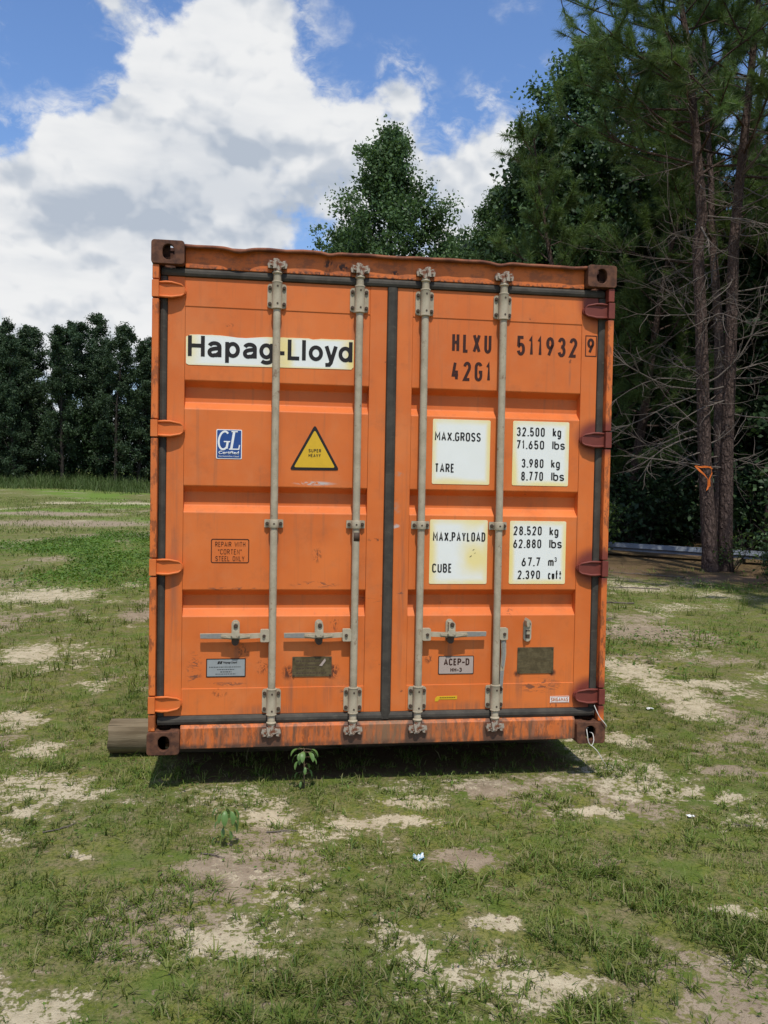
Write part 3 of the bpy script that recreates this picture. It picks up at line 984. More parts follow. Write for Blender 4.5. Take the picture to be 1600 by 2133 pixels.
def glyphs():
    """centre-line strokes in a unit box, with the relative width of each sign"""
    G = {}
    oval = arc(.5, .80, .5, .20, 0, 180) + arc(.5, .20, .5, .20, 180, 360) + [(1, .80)]
    G['0'] = (1, [oval]); G['O'] = (1, [oval])
    G['1'] = (.62, [[(.0, .80), (.62, 1), (.62, 0)]])
    G['2'] = (1, [arc(.5, .76, .5, .24, 170, -25) + [(0, 0), (1, 0)]])
    G['3'] = (1, [arc(.48, .76, .48, .24, 165, -70) + [(.40, .53)], [(.40, .53)] + arc(.5, .26, .5, .26, 75, -165)])
    G['4'] = (1, [[(.38, 1), (0, .24), (1, .24)], [(.68, .52), (.68, 0)]])
    G['5'] = (1, [[(.95, 1), (.08, 1), (.03, .52)] + arc(.5, .32, .5, .27, 140, 0)[0:] + arc(.5, .27, .5, .27, 0, -165)])
    G['6'] = (1, [[(.72, 1), (.08, .42)] + arc(.5, .29, .5, .29, 160, -200, 14)])
    G['7'] = (1, [[(0, 1), (1, 1), (.36, 0)]])
    G['8'] = (1, [arc(.5, .76, .44, .24, -90, 270, 16), arc(.5, .26, .5, .26, 90, 450, 16)])
    G['9'] = (1, [[(.28, 0), (.92, .58)] + arc(.5, .71, .5, .29, -20, 340, 14)])
    G['H'] = (1, [[(0, 0), (0, 1)], [(1, 0), (1, 1)], [(0, .52), (1, .52)]])
    G['L'] = (.85, [[(0, 1), (0, 0), (1, 0)]])
    G['X'] = (1.1, [[(0, 0), (1, 1)], [(0, 1), (1, 0)]])
    G['U'] = (1, [[(0, 1)] + arc(.5, .22, .5, .22, 180, 360) + [(1, 1)]])
    G['G'] = (1, [arc(.5, .78, .5, .22, 20, 180) + arc(.5, .22, .5, .22, 180, 360) + [(1, .48), (.55, .48)]])
    G['C'] = (1, [arc(.5, .78, .5, .22, 15, 180) + arc(.5, .22, .5, .22, 180, 345)])
    G['M'] = (1.25, [[(0, 0), (0, 1), (.5, .35), (1, 1), (1, 0)]])
    G['N'] = (1, [[(0, 0), (0, 1), (1, 0), (1, 1)]])
    G['A'] = (1.1, [[(0, 0), (.5, 1), (1, 0)], [(.18, .30), (.82, .30)]])
    G['R'] = (1, [[(0, 0), (0, 1), (.5, 1)] + arc(.55, .75, .45, .25, 90, -90) + [(0, .50)], [(.5, .5), (1, 0)]])
    G['P'] = (1, [[(0, 0), (0, 1), (.5, 1)] + arc(.55, .74, .45, .26, 90, -90) + [(0, .48)]])
    G['D'] = (1, [[(0, 0), (0, 1), (.4, 1)] + arc(.45, .72, .55, .28, 90, 0) + arc(.45, .28, .55, .28, 0, -90) + [(0, 0)]])
    G['B'] = (1, [[(0, 0), (0, 1), (.5, 1)] + arc(.5, .765, .42, .235, 90, -90) + [(0, .53)], [(0, .53), (.5, .53)] + arc(.5, .265, .5, .265, 90, -90) + [(0, 0)]])
    G['S'] = (1, [arc(.5, .76, .5, .24, 20, 225) + arc(.5, .25, .5, .25, 40, -160)])
    G['T'] = (.95, [[(0, 1), (1, 1)], [(.5, 1), (.5, 0)]])
    G['E'] = (.85, [[(1, 1), (0, 1), (0, 0), (1, 0)], [(0, .52), (.85, .52)]])
    G['I'] = (.16, [[(.5, 1), (.5, 0)]])
    G['W'] = (1.4, [[(0, 1), (.25, 0), (.5, .8), (.75, 0), (1, 1)]])
    G['Y'] = (1, [[(0, 1), (.5, .45), (1, 1)], [(.5, .45), (.5, 0)]])
    G['V'] = (1, [[(0, 1), (.5, 0), (1, 1)]])
    G['-'] = (.7, [[(-.35, .42), (1.35, .42)]])
    G['"'] = (.5, [[(.2, 1), (.1, .75)], [(.9, 1), (.8, .75)]])
    G['.'] = (.22, [[(.5, -.06), (.5, .07)]])
    G['k'] = (.85, [[(0, 1), (0, 0)], [(1, .66), (0, .28)], [(.35, .40), (1, 0)]])
    G['g'] = (.9, [arc(.5, .46, .5, .22, 0, 180) + arc(.5, .20, .5, .20, 180, 360) + [(1, .46)], [(1, .68)] + arc(.5, -.10, .5, .20, 0, -150)])
    G['l'] = (.16, [[(.5, 1), (.5, 0)]])
    G['b'] = (.9, [[(0, 1), (0, 0)], arc(.5, .46, .5, .20, 180, 0) + arc(.5, .20, .5, .20, 0, -180)])
    G['s'] = (.85, [arc(.5, .50, .5, .17, 20, 225) + arc(.5, .17, .5, .17, 40, -160)])
    G['m'] = (1.3, [[(0, 0), (0, .66)], [(0, .45)] + arc(.25, .48, .25, .18, 180, 0) + [(.5, 0)], [(.5, .45)] + arc(.75, .48, .25, .18, 180, 0) + [(1, 0)]])
    G['c'] = (.85, [arc(.5, .48, .5, .18, 20, 180) + arc(.5, .18, .5, .18, 180, 340)])
    G['u'] = (.85, [[(0, .66)] + arc(.5, .20, .5, .20, 180, 360) + [(1, .66)], [(1, .66), (1, 0)]])
    G['f'] = (.78, [[(1, 1)] + arc(.75, .80, .40, .20, 90, 180) + [(.35, 0)], [(-.40, .64), (1.3, .64)]])
    G['t'] = (.78, [[(.4, .95), (.4, .15)] + arc(.8, .16, .40, .16, 180, 270), [(-.40, .64), (1.3, .64)]])
    G[' '] = (.7, [])
    return G


GL = glyphs()


def ribbon(P, w, y):
    """flat mitred strip along P in the door plane"""
    P = np.asarray(P, float)
    keep = np.concatenate([[True], np.linalg.norm(np.diff(P, axis=0), axis=1) > 1e-6])
    P = P[keep]
    if len(P) < 2:
        return [], []
    closed = np.linalg.norm(P[0] - P[-1]) < w * 0.2
    if closed:
        P = P[:-1]
    n = len(P)
    V = []
    for i in range(n):
        a = P[i] - P[i - 1] if (i or closed) else P[1] - P[0]
        b = P[(i + 1) % n] - P[i] if (i < n - 1 or closed) else P[-1] - P[-2]
        a, b = a / np.linalg.norm(a), b / np.linalg.norm(b)
        na, nb = np.array([-a[1], a[0]]), np.array([-b[1], b[0]])
        m_ = na + nb
        m_ = m_ / (np.linalg.norm(m_) + 1e-9)
        k = min(1 / max(m_ @ na, 0.45), 1.9)
        for s in (-1, 1):
            q = P[i] + s * m_ * k * w / 2
            V.append((q[0], y, q[1]))
    m = n if closed else n - 1
    F = [(2 * i, 2 * ((i + 1) % n), 2 * ((i + 1) % n) + 1, 2 * i + 1) for i in range(m)]
    return V, F


def letter(txt, x, z, W, H, y, mat, parent, sw=0.135, gap=0.20, name='lettering'):
    tw = sw * H
    wsum = sum(GL[c][0] for c in txt)
    k = (W - gap * H * (len(txt) - 1) - tw * len(txt) * 0.0) / wsum
    if k * 1.0 < tw * 1.6:
        gap = gap * 0.5
        k = (W - gap * H * (len(txt) - 1)) / wsum
    mb = MB()
    cx = x
    for c in txt:
        gw, strokes = GL[c]
        ww = gw * k
        for j, st in enumerate(strokes):
            iw = max(ww - tw, 0.0)
            pts = [(cx + tw / 2 + p[0] * iw, z + tw / 2 + p[1] * (H - tw)) for p in st]
            V, F = ribbon(pts, tw if c != '.' else tw * 1.25, y - 0.00012 * j)
            if V:
                mb.add(V, F)
        cx += ww + gap * H
    o = mb.build(name, mat, parent, fix=False)
    sol = o.modifiers.new('thick', 'SOLIDIFY')
    sol.thickness = 0.0006
    sol.offset = 0
    return o


def font_text(txt, x, z, W, H, y, mat, parent, offset=0.0, shear=0.0, name='lettering', spacing=1.0, ref='H'):
    def mk(s, off):
        cu = bpy.data.curves.new('txt', 'FONT')
        cu.body = s
        cu.offset = off
        cu.shear = shear
        cu.space_character = spacing
        cu.resolution_u = 5
        ob = bpy.data.objects.new('txt', cu)
        COL.objects.link(ob)
        dg = bpy.context.evaluated_depsgraph_get()
        me = bpy.data.meshes.new_from_object(ob.evaluated_get(dg))
        bpy.data.objects.remove(ob)
        n = len(me.vertices)
        co = np.zeros(n * 3, dtype=np.float32)
        me.vertices.foreach_get('co', co)
        return me, co.reshape(-1, 3)
    _, rc = mk(ref, offset)
    rz0, rz1 = rc[:, 1].min(), rc[:, 1].max()
    me, c = mk(txt, offset)
    x0, x1 = c[:, 0].min(), c[:, 0].max()
    out = np.stack([x + (c[:, 0] - x0) * W / (x1 - x0), np.full(len(c), y), z + (c[:, 1] - rz0) * H / (rz1 - rz0)], 1)
    me.vertices.foreach_set('co', out.astype(np.float32).ravel())
    me.materials.clear()
    me.materials.append(mat)
    me.update()
    me.name = name
    o = link(name, me, parent)
    sol = o.modifiers.new('thick', 'SOLIDIFY')
    sol.thickness = 0.0006
    sol.offset = 0
    return o


def decal(outline, y0, y1, mat, parent, name):
    mb = MB()
    mb.prism_y(outline, y0, y1)
    o = mb.build(name, mat, parent)
    me = o.data
    xs_ = [p[0] for p in outline]; zs_ = [p[1] for p in outline]
    uv = me.uv_layers.new(name='uv')
    for lp_ in me.loops:
        c = me.vertices[lp_.vertex_index].co
        uv.data[lp_.index].uv = ((c.x - min(xs_)) / (max(xs_) - min(xs_)), (c.z - min(zs_)) / (max(zs_) - min(zs_)))
    return o


LY0, LY1 = YD + 0.0018, YD + 0.0041           # labels stand proud of the corrugated panel
TY = LY0 - 0.0008                             # lettering on labels
PY = YD + 0.0028                              # lettering straight on the panel
def Dq(pts): return [(dx(a), dz(b)) for a, b in pts]

# name label, torn along its top edge
x0, x1, z0, z1 = dx(-1.045), dx(-0.199), dz(1.978), dz(2.131)
rs = random.Random(8)
top = []
for i in range(41):
    u = i / 40
    z = z1 + 0.006 * (u - 0.5)
    z += -0.010 * math.exp(-((u - 0.33) / 0.09) ** 2) - 0.007 * math.exp(-((u - 0.76) / 0.018) ** 2) + rs.uniform(-0.0007, 0.0007)
    if u < 0.03: z -= 0.012 * (1 - u / 0.03)
    top.append((x0 + (x1 - x0) * u, z))
bot = rrect(x0, x1, z0, z1, 0.012)[-5:] + [(x0 + 0.012, z0 - 0.002), (x1 - 0.012, z0 + 0.004), (x1, z0 + 0.016)]
outl = bot[-7:] + top[::-1]
NAME = decal(outl, LY0, LY1, vinyl('name label vinyl', [(0.55, 0.6, 0.10, 1.2, 0.55), (0.60, 0.4, 0.06, 0.9, 0.5), (0.99, 0.4, 0.05, 0.8, 0.6)]), DOOR[-1], 'name_label')

def bold_name(x0, z0, u, y, mat, parent):
    """heavy grotesque lettering; u = cap height"""
    t_, xh = 0.188, 0.755
    k = xh / 2
    def ring(cx, rx, cz=None, rz=None, a0=0, a1=360, n=22):
        return arc(cx, cz if cz is not None else k, rx - t_ / 2, (rz if rz is not None else k + 0.012) - t_ / 2, a0, a1, n)
    A = [[(.575, 0.0), (.575, .50)] + arc(.33, .50, .245, xh - .50 - t_ / 2 + .012, 0, 165, 9), [(.575, .44), (.30, .40)] + arc(.25, .225, .165, .155, 100, 300, 9) + [(.42, .09), (.575, .22)]]
    G_ = [('H', 0.0, [[(.085, 0), (.085, 1)], [(.705, 0), (.705, 1)], [(.085, .52), (.705, .52)]]),
          ('a', .935, A), ('p', 1.785, [[(.085, xh), (.085, -.26)], ring(.36, .345)]), ('a', 2.642, A),
          ('g', 3.428, [ring(.345, .345), [(.615, xh), (.615, .0)] + arc(.355, -.02, .26, .165, 0, -150, 9)]),
          ('-', 4.325, [[(0, .315), (.34, .315)]]), ('L', 4.825, [[(.085, 1), (.085, .085), (.57, .085)]]), ('l', 5.53, [[(.09, 0), (.09, 1)]]),
          ('o', 5.857, [ring(.355, .355)]), ('y', 6.65, [[(.085, xh), (.325, .02)], [(.555, xh), (.315, -.06), (.23, -.17), (.04, -.18)]]), ('d', 7.34, [[(.61, 0), (.61, 1)], ring(.345, .345)])]
    for nm, ox, strokes in G_:
        mb = MB()
        for j, st_ in enumerate(strokes):
            V, F = ribbon([(x0 + (ox + p[0]) * u, z0 + p[1] * u) for p in st_], t_ * u, y - 0.00012 * j)
            mb.add(V, F)
        o = mb.build('letter', mat, parent, fix=False)
        sol = o.modifiers.new('thick', 'SOLIDIFY'); sol.thickness = 0.0006; sol.offset = 0
bold_name(dx(-1.0345), dz(2.0195), 0.1045, TY, M['black'], DOOR[-1])
# blue certificate sticker
decal(rrect(dx(-0.890), dx(-0.762), dz(1.508), dz(1.657), 0.006), LY0, LY1, M['white'], DOOR[-1], 'certificate_sticker')
decal(rrect(dx(-0.886), dx(-0.766), dz(1.512), dz(1.653), 0.005), LY0 - 0.0008, LY0 - 0.0002, M['blue'], DOOR[-1], 'certificate_sticker_face')
fy = LY0 - 0.0016
mb = MB()
gx, gz, gw, gh = dx(-0.882), dz(1.556), 0.052, 0.092
V, F = ribbon([(gx + gw * (.5 + .5 * math.cos(R_(a))) + 0.10 * gh * (.5 + .5 * math.sin(R_(a))) , gz + gh * (.5 + .5 * math.sin(R_(a)))) for a in np.linspace(50, 320, 22)], 0.0095, fy); mb.add(V, F)
V, F = ribbon([(gx + 0.030, gz + 0.040), (gx + 0.062, gz + 0.040)], 0.006, fy - 0.0001); mb.add(V, F)
V, F = ribbon([(gx + 0.050, gz + 0.040), (gx + 0.044, gz + 0.004)], 0.011, fy - 0.0002); mb.add(V, F)
V, F = ribbon([(gx + 0.082, gz + gh), (gx + 0.068, gz + 0.002)], 0.012, fy); mb.add(V, F)
V, F = ribbon([(gx + 0.056, gz + 0.002), (gx + 0.106, gz + 0.002), (gx + 0.110, gz + 0.024)], 0.006, fy - 0.0001); mb.add(V, F)
V, F = ribbon([(gx + 0.068, gz + gh), (gx + 0.100, gz + gh)], 0.006, fy - 0.0002); mb.add(V, F)
o = mb.build('lettering', M['white'], DOOR[-1], fix=False)
font_text('Certified', dx(-0.878), dz(1.532), 0.103, 0.016, fy, M['white'], DOOR[-1], offset=0.02)
font_text('Germanischer Lloyd', dx(-0.878), dz(1.518), 0.103, 0.008, fy, M['white'], DOOR[-1])


# warning triangle
def rtri(ax, az, bx, bz, cx, cz, r):
    P = [np.array(p) for p in ((ax, az), (bx, bz), (cx, cz))]
    out = []
    for i in range(3):
        p, q, s = P[i], P[i - 1], P[(i + 1) % 3]
        u, v = (q - p) / np.linalg.norm(q - p), (s - p) / np.linalg.norm(s - p)
        for k in np.linspace(0, 1, 5):
            out.append(tuple(p + u * r * (1 - k) ** 2 + v * r * k ** 2))
    return out
tri = Dq([(-0.393, 1.694), (-0.520, 1.459), (-0.264, 1.461)])
decal(rtri(*tri[0], *tri[1], *tri[2], 0.018), LY0, LY1, M['black'], DOOR[-1], 'warning_triangle')
tri = Dq([(-0.393, 1.666), (-0.498, 1.473), (-0.286, 1.4745)])
decal(rtri(*tri[0], *tri[1], *tri[2], 0.012), LY0 - 0.0008, LY0 - 0.0002, M['yellow'], DOOR[-1], 'warning_triangle_face')
letter('SUPER', -0.420, 1.554, 0.065, 0.017, fy, M['black'], DOOR[-1], sw=0.16)
letter('HEAVY', -0.420, 1.529, 0.063, 0.017, fy, M['black'], DOOR[-1], sw=0.16)
# repair notice: outline printed on the paint
V, F = ribbon(rrect(dx(-0.908), dx(-0.721), dz(0.981), dz(1.100), 0.008) + [rrect(dx(-0.908), dx(-0.721), dz(0.981), dz(1.100), 0.008)[0]], 0.0045, PY)
mb = MB(); mb.add(V, F); mb.build('notice_border', M['brown_ink'], DOOR[-1], fix=False)
for tx, x, z, w, h in (('REPAIR WITH', -0.892, 1.057, 0.153, 0.025), ('"CORTEN"', -0.877, 1.018, 0.120, 0.026), ('STEEL ONLY', -0.890, 0.983, 0.147, 0.025)):
    letter(tx, x, z + 0.001, w, h, PY, M['brown_ink'], DOOR[-1], sw=0.095, gap=0.16)
# number on the right door
for tx, x, z, w, h in (('HLXU', 0.333, 2.104, 0.215, 0.102), ('511932', 0.690, 2.101, 0.339, 0.105), ('42G1', 0.334, 1.954, 0.214, 0.102)):
    letter(tx, x, z, w, h, PY, M['brown_ink'], DOOR[1], sw=0.15, gap=0.20, name='container_number')
letter('9', 1.084, 2.126, 0.040, 0.082, YD - 0.001, M['brown_ink'], DOOR[1], sw=0.17, name='container_number')
b_ = [(dx(1.0515), dz(2.102)), (dx(1.1115), dz(2.102)), (dx(1.1115), dz(2.210)), (dx(1.0515), dz(2.210)), (dx(1.0515), dz(2.102))]
V, F = ribbon(b_, 0.005, YD - 0.001)
mb = MB(); mb.add(V, F); mb.build('number_box', M['brown_ink'], DOOR[1], fix=False)
# data labels
LB = [((0.225, 0.536, 1.401, 1.742), [(1.0, 0.5, 0.10, 2.0, 0.35), (0.3, 0.02, 0.5, 0.12, 0.4)]),
      ((0.660, 0.972, 1.401, 1.744), [(0.02, 0.12, 0.12, 0.6, 0.55), (0.6, 0.0, 0.6, 0.10, 0.4)]),
      ((0.220, 0.5325, 0.8735, 1.2135), [(0.8, 0.40, 0.42, 0.42, 0.62), (0.03, 0.45, 0.16, 0.8, 0.5), (0.75, 0.98, 0.3, 0.25, 0.35)]),
      ((0.655, 0.968, 0.874, 1.2115), [(0.02, 0.35, 0.10, 0.7, 0.6), (1.0, 0.45, 0.10, 0.6, 0.5), (0.5, 0.02, 0.7, 0.08, 0.3)])]
for k, ((a, b, c, d), stn) in enumerate(LB):
    decal(rrect(dx(a), dx(b), dz(c), dz(d), 0.008), LY0, LY1, vinyl('data label vinyl %d' % k, stn), DOOR[1], 'data_label')
for tx, x, z, w, h in (
        ('MAX.GROSS', 0.249, 1.631, 0.251, 0.048), ('TARE', 0.252, 1.463, 0.106, 0.048), ('32.500', 0.699, 1.667, 0.157, 0.049), ('kg', 0.901, 1.668, 0.048, 0.050),
        ('71.650', 0.698, 1.598, 0.156, 0.048), ('lbs', 0.900, 1.599, 0.072, 0.048), ('3.980', 0.730, 1.498, 0.123, 0.048), ('kg', 0.896, 1.499, 0.050, 0.048),
        ('8.770', 0.729, 1.428, 0.123, 0.049), ('lbs', 0.898, 1.429, 0.074, 0.049), ('MAX.PAYLOAD', 0.249, 1.095, 0.288, 0.050), ('CUBE', 0.248, 0.927, 0.108, 0.049),
        ('28.520', 0.694, 1.132, 0.158, 0.049), ('kg', 0.896, 1.131, 0.051, 0.049), ('62.880', 0.693, 1.062, 0.158, 0.048), ('lbs', 0.896, 1.062, 0.072, 0.050),
        ('67.7', 0.742, 0.963, 0.105, 0.049), ('m', 0.892, 0.963, 0.032, 0.050), ('3', 0.928, 0.988, 0.013, 0.025), ('2.390', 0.722, 0.893, 0.126, 0.048), ('cuft', 0.893, 0.892, 0.077, 0.050)):
    letter(tx, x, z, w, h, TY, M['black'], DOOR[1], sw=0.152, gap=0.17 if tx[0].isdigit() else 0.12)
# rust nicks in the third label
for x, z, w in ((0.452, 1.050, 0.010), (0.462, 1.034, 0.007), (0.436, 1.014, 0.012)):
    decal([(dx(x), dz(z)), (dx(x) + w, dz(z) + w * .6), (dx(x) + w * 1.1, dz(z) + w), (dx(x) + w * .2, dz(z) + w * .5)], TY, LY0 - 0.0001, M['brass'], DOOR[1], 'label_nick')


def plate(a, b, c, d, mat, parent, name, bolts=True, t_=0.004):
    mb = MB()
    mb.prism_y(rrect(dx(a), dx(b), dz(c), dz(d), 0.004), YD + 0.004 - t_, YD + 0.0045)
    if bolts:
        for px in (dx(a) + 0.008, dx(b) - 0.008):
            for pz_ in (dz(c) + 0.008, dz(d) - 0.008):
                bolt(mb, px, pz_, YD - 0.003, YD + 0.002, 0.005)
    return mb.build(name, [mat, M['bolt']], parent)


# owner's label
decal(rrect(dx(-0.927), dx(-0.7285), dz(0.395), dz(0.490), 0.002), LY0, LY1, M['black'], DOOR[-1], 'owner_plate')
decal(rrect(dx(-0.922), dx(-0.7335), dz(0.400), dz(0.485), 0.002), LY0 - 0.0008, LY0 - 0.0002, M['silver'], DOOR[-1], 'owner_plate_face')
font_text('Hapag-Lloyd', dx(-0.842), dz(0.466), 0.070, 0.0105, fy, M['black'], DOOR[-1], offset=0.02)
mb = MB()
for k in range(2):
    mb.prism_y(Dq([(-0.872 + k * 0.012, 0.463), (-0.862 + k * 0.012, 0.463), (-0.857 + k * 0.012, 0.477), (-0.866 + k * 0.012, 0.477)]), fy, fy + 0.0005)
mb.build('emblem', M['black'], DOOR[-1])
for z, a, b, s in ((0.447, -0.912, -0.752, 0.0030), (0.434, -0.872, -0.784, 0.003), (0.422, -0.856, -0.800, 0.004), (0.411, -0.880, -0.778, 0.003)):
    mb = MB(); rr = random.Random(int(z * 1e4)); x = a
    while x < b:
        w = rr.uniform(0.004, 0.012)
        V, F = ribbon(Dq([(x, z), (min(x + w, b), z)]), s, fy); mb.add(V, F)
        x += w + 0.003
    mb.build('small_print', M['black'], DOOR[-1], fix=False)
P2 = plate(-0.491, -0.287, 0.391, 0.495, M['brass'], DOOR[-1], 'brass_plate')
tag(P2, 'tarnished brass plate with rust at its lower corners')
for z, w in ((0.472, 0.135), (0.452, 0.12), (0.434, 0.09), (0.410, 0.15)):
    mb = MB(); rr = random.Random(int(z * 1e4)); x = -0.470
    while x < -0.470 + w:
        q = rr.uniform(0.006, 0.014)
        V, F = ribbon(Dq([(x, z), (x + q, z)]), 0.006, YD - 0.0006); mb.add(V, F)
        x += q + 0.004
    mb.build('small_print', M['bolt'], DOOR[-1], fix=False)
decal(Dq([(-0.352, 0.448), (-0.338, 0.446), (-0.318, 0.474), (-0.322, 0.486), (-0.335, 0.470)]), YD - 0.003, YD - 0.0004, M['pinkgrey'], DOOR[-1], 'tape_scrap')
P4 = plate(0.712, 0.914, 0.390, 0.5315, M['brass'], DOOR[1], 'brass_plate')
tag(P4, 'dark olive brass safety plate on the right door')
# programme label
decal(rrect(dx(0.279), dx(0.472), dz(0.392), dz(0.490), 0.006), LY0, LY1, M['black'], DOOR[1], 'programme_label')
decal(rrect(dx(0.283), dx(0.468), dz(0.396), dz(0.486), 0.004), LY0 - 0.0008, LY0 - 0.0002, M['pinkgrey'], DOOR[1], 'programme_label_face')
letter('ACEP-D', 0.322, 0.427, 0.141, 0.037, fy, M['brown_ink'], DOOR[1], sw=0.18, gap=0.12)
letter('HH-3', 0.359, 0.392, 0.063, 0.022, fy, M['brown_ink'], DOOR[1], sw=0.18, gap=0.14)
decal(Dq([(0.264, 0.249), (0.280, 0.249), (0.286, 0.259), (0.384, 0.258), (0.384, 0.277), (0.276, 0.276), (0.264, 0.264)]), LY0 - 0.003, LY1, M['yellow'], DOOR[1], 'yellow_sticker')
mb = MB()
for i in range(9):
    V, F = ribbon(Dq([(0.290 + i * 0.0095, 0.268), (0.297 + i * 0.0095, 0.268)]), 0.004, LY0 - 0.0036); mb.add(V, F)
mb.build('small_print', M['black'], DOOR[1], fix=False)
decal(rrect(dx(0.900), dx(1.0065), dz(0.2285), dz(0.2645), 0.001), YD - 0.0014, YD + 0.0008, M['white'], DOOR[1], 'maker_sticker')
letter('SINGAMAS', dx(0.904), dz(0.2365), 0.0985, 0.0205, YD - 0.0020, M['orange_ink'], DOOR[1], sw=0.18, gap=0.10)
mb = MB()
for z in (0.2318, 0.2615):
    V, F = ribbon(Dq([(0.902, z), (1.0045, z)]), 0.003, YD - 0.0020); mb.add(V, F)
mb.build('sticker_border', M['orange_ink'], DOOR[1], fix=False)
# ------------------------------------------------------------------ ground
def graded(lo, hi, step, a, b, na, nb):
    """even spacing on [lo,hi], growing away to a and b"""
    core = np.arange(lo, hi + 1e-6, step)
    def grow(span, n):
        k = 1.0
        r = np.linspace(0, 1, n + 1)[1:]
        p = 6.0
        g = (np.exp(p * r) - 1) / (math.exp(p) - 1)
        return np.maximum(g * span, np.arange(1, n + 1) * step)
    return np.concatenate([lo - grow(lo - a, na)[::-1], core, hi + grow(b - hi, nb)])


PATCH = [(0.29, -0.88, 0.17, 0.13, 'd'), (0.75, -1.0, 0.07, 0.08, 'd'), (-0.76, -1.41, 0.26, 0.14, 's'), (-0.77, -0.95, 0.22, 0.22, 'd'), (-0.07, -0.47, 0.36, 0.07, 's'), (-0.58, -0.40, 0.16, 0.14, 's'),
         (1.64, -0.16, 0.09, 0.08, 's'), (1.83, -0.32, 0.15, 0.07, 's'), (2.03, 0.06, 0.22, 0.10, 'd'), (0.53, -0.06, 0.18, 0.15, 'd'), (0.12, -0.20, 0.22, 0.10, 's'), (-1.39, -0.62, 0.07, 0.05, 's'), (-1.66, 0.15, 0.05, 0.14, 's'),
         (0.19, -1.83, 0.27, 0.09, 's'), (1.2, -1.43, 0.12, 0.08, 's'), (-1.33, -1.7, 0.18, 0.10, 's'), (0.22, -1.41, 0.09, 0.08, 's'), (2.5, 2.5, 0.30, 0.50, 's'), (2.53, 1.79, 0.24, 0.5, 's'),
         (2.44, 1.26, 0.20, 0.35, 's'), (1.63, 0.67, 0.18, 0.14, 's'), (2.92, 1.92, 0.34, 0.16, 's'), (-3.35, 6.99, 0.75, 0.75, 's'), (-2.65, 3.48, 0.30, 0.5, 's'), (-1.92, 5.49, 0.30, 0.5, 'd'),
         (-2.19, 1.39, 0.20, 0.28, 's'), (-6.24, 34.98, 2.0, 1.6, 's'), (-9.11, 34.99, 1.2, 1.5, 's'), (-5.9, 21.3, 2.6, 1.6, 'd'), (-3.4, 17.0, 1.6, 0.8, 'd'), (-7.5, 26, 2.4, 1.2, 'd'), (6.97, 8.84, 1.1, 0.5, 'd'),
         (4.99, 7.66, 0.5, 0.5, 's'), (1.5, 0.15, 0.12, 0.12, 's'), (-1.9, 0.75, 0.16, 0.16, 's'), (3.4, 4.2, 0.5, 0.5, 'd'), (-0.1, -1.62, 0.12, 0.08, 's'), (0.95, -0.38, 0.2, 0.08, 's'), (-1.75, -0.15, 0.1, 0.08, 's')]


def fields(x, y):
    """sand, dirt, lush, litter at ground points"""
    wx = x + 0.22 * (fbm(x * 3.1, y * 3.1, 11, 4) - 0.5) + 0.10 * (fbm(x * 11, y * 11, 14, 3) - 0.5)
    wy = y + 0.22 * (fbm(x * 3.1 + 9, y * 3.1, 12, 4) - 0.5) + 0.10 * (fbm(x * 11, y * 11 + 5, 15, 3) - 0.5)
    sand = np.zeros_like(x)
    dirt = np.zeros_like(x)
    for cx, cy, rx, ry, k in PATCH:
        far = 1.0 + 0.0 * cx
        d = np.sqrt(((wx - cx) / rx) ** 2 + ((wy - cy) / ry) ** 2)
        v = 1 - sstep(d, 0.25, 1.55)
        if k == 's':
            sand = np.maximum(sand, 0.82 * v)
        else:
            dirt = np.maximum(dirt, v)
    n = fbm(wx * 0.85, wy * 0.85, 21, 5)
    sand = np.maximum(sand, 0.62 * sstep(n, 0.56, 0.78))
    n2 = fbm(wx * 1.7, wy * 1.7, 27, 4)
    sand = np.maximum(sand, 0.52 * sstep(n2, 0.60, 0.78))
    n3 = fbm(wx * 1.1 + 40, wy * 1.1, 31, 5)
    dirt = np.maximum(dirt, 0.62 * sstep(n3, 0.54, 0.74))
    lush = sstep(fbm(x * 0.35, y * 0.22, 41, 3), 0.45, 0.60) * sstep(y, 6, 8.5) * (1 - sstep(x, -1.5, 1.0))
    sand = sand * (1 - 0.7 * sstep(y, 30, 60))
    # forest floor to the right, beyond a ragged edge
    e = (x * 0.70 + y * 0.75 - 10.2) + 2.4 * (fbm(x * 0.5, y * 0.5, 51, 4) - 0.5)
    litter_and_shade = sstep(e, -0.9, 1.4) * sstep(x, 0, 3)
    sand = sand * (1 - 0.85 * litter_and_shade)
    # bare soil under the container, its colour darkened to deepen the shade there
    under_shade = (1 - sstep(np.abs(x), 1.02, 1.25)) * sstep(y, 0.05, 0.30) * (1 - sstep(y, 12.0, 12.4))
    sand, dirt, litter_and_shade = sand * (1 - under_shade), dirt * (1 - under_shade), np.maximum(litter_and_shade, under_shade)
    return np.clip(sand, 0, 1), np.clip(dirt, 0, 1), np.clip(lush, 0, 1), np.clip(litter_and_shade, 0, 1)


def gz(x, y):
    x = np.asarray(x, float)
    y = np.asarray(y, float)
    under = sstep(np.abs(x), 1.25, 1.9) + sstep(-y, -0.2, 0.6)
    under = np.clip(under, 0.15, 1)
    h = 0.05 * (fbm(x * 0.6, y * 0.6, 61, 3) - 0.5) + 0.020 * (fbm(x * 4.5, y * 4.5, 64, 3) - 0.5) + 0.010 * (fbm(x * 16, y * 16, 66, 2) - 0.5)
    far = sstep(np.hypot(x, y), 12, 60)
    h = h + far * 0.5 * (fbm(x * 0.07, y * 0.07, 69, 3) - 0.5)
    return h * under


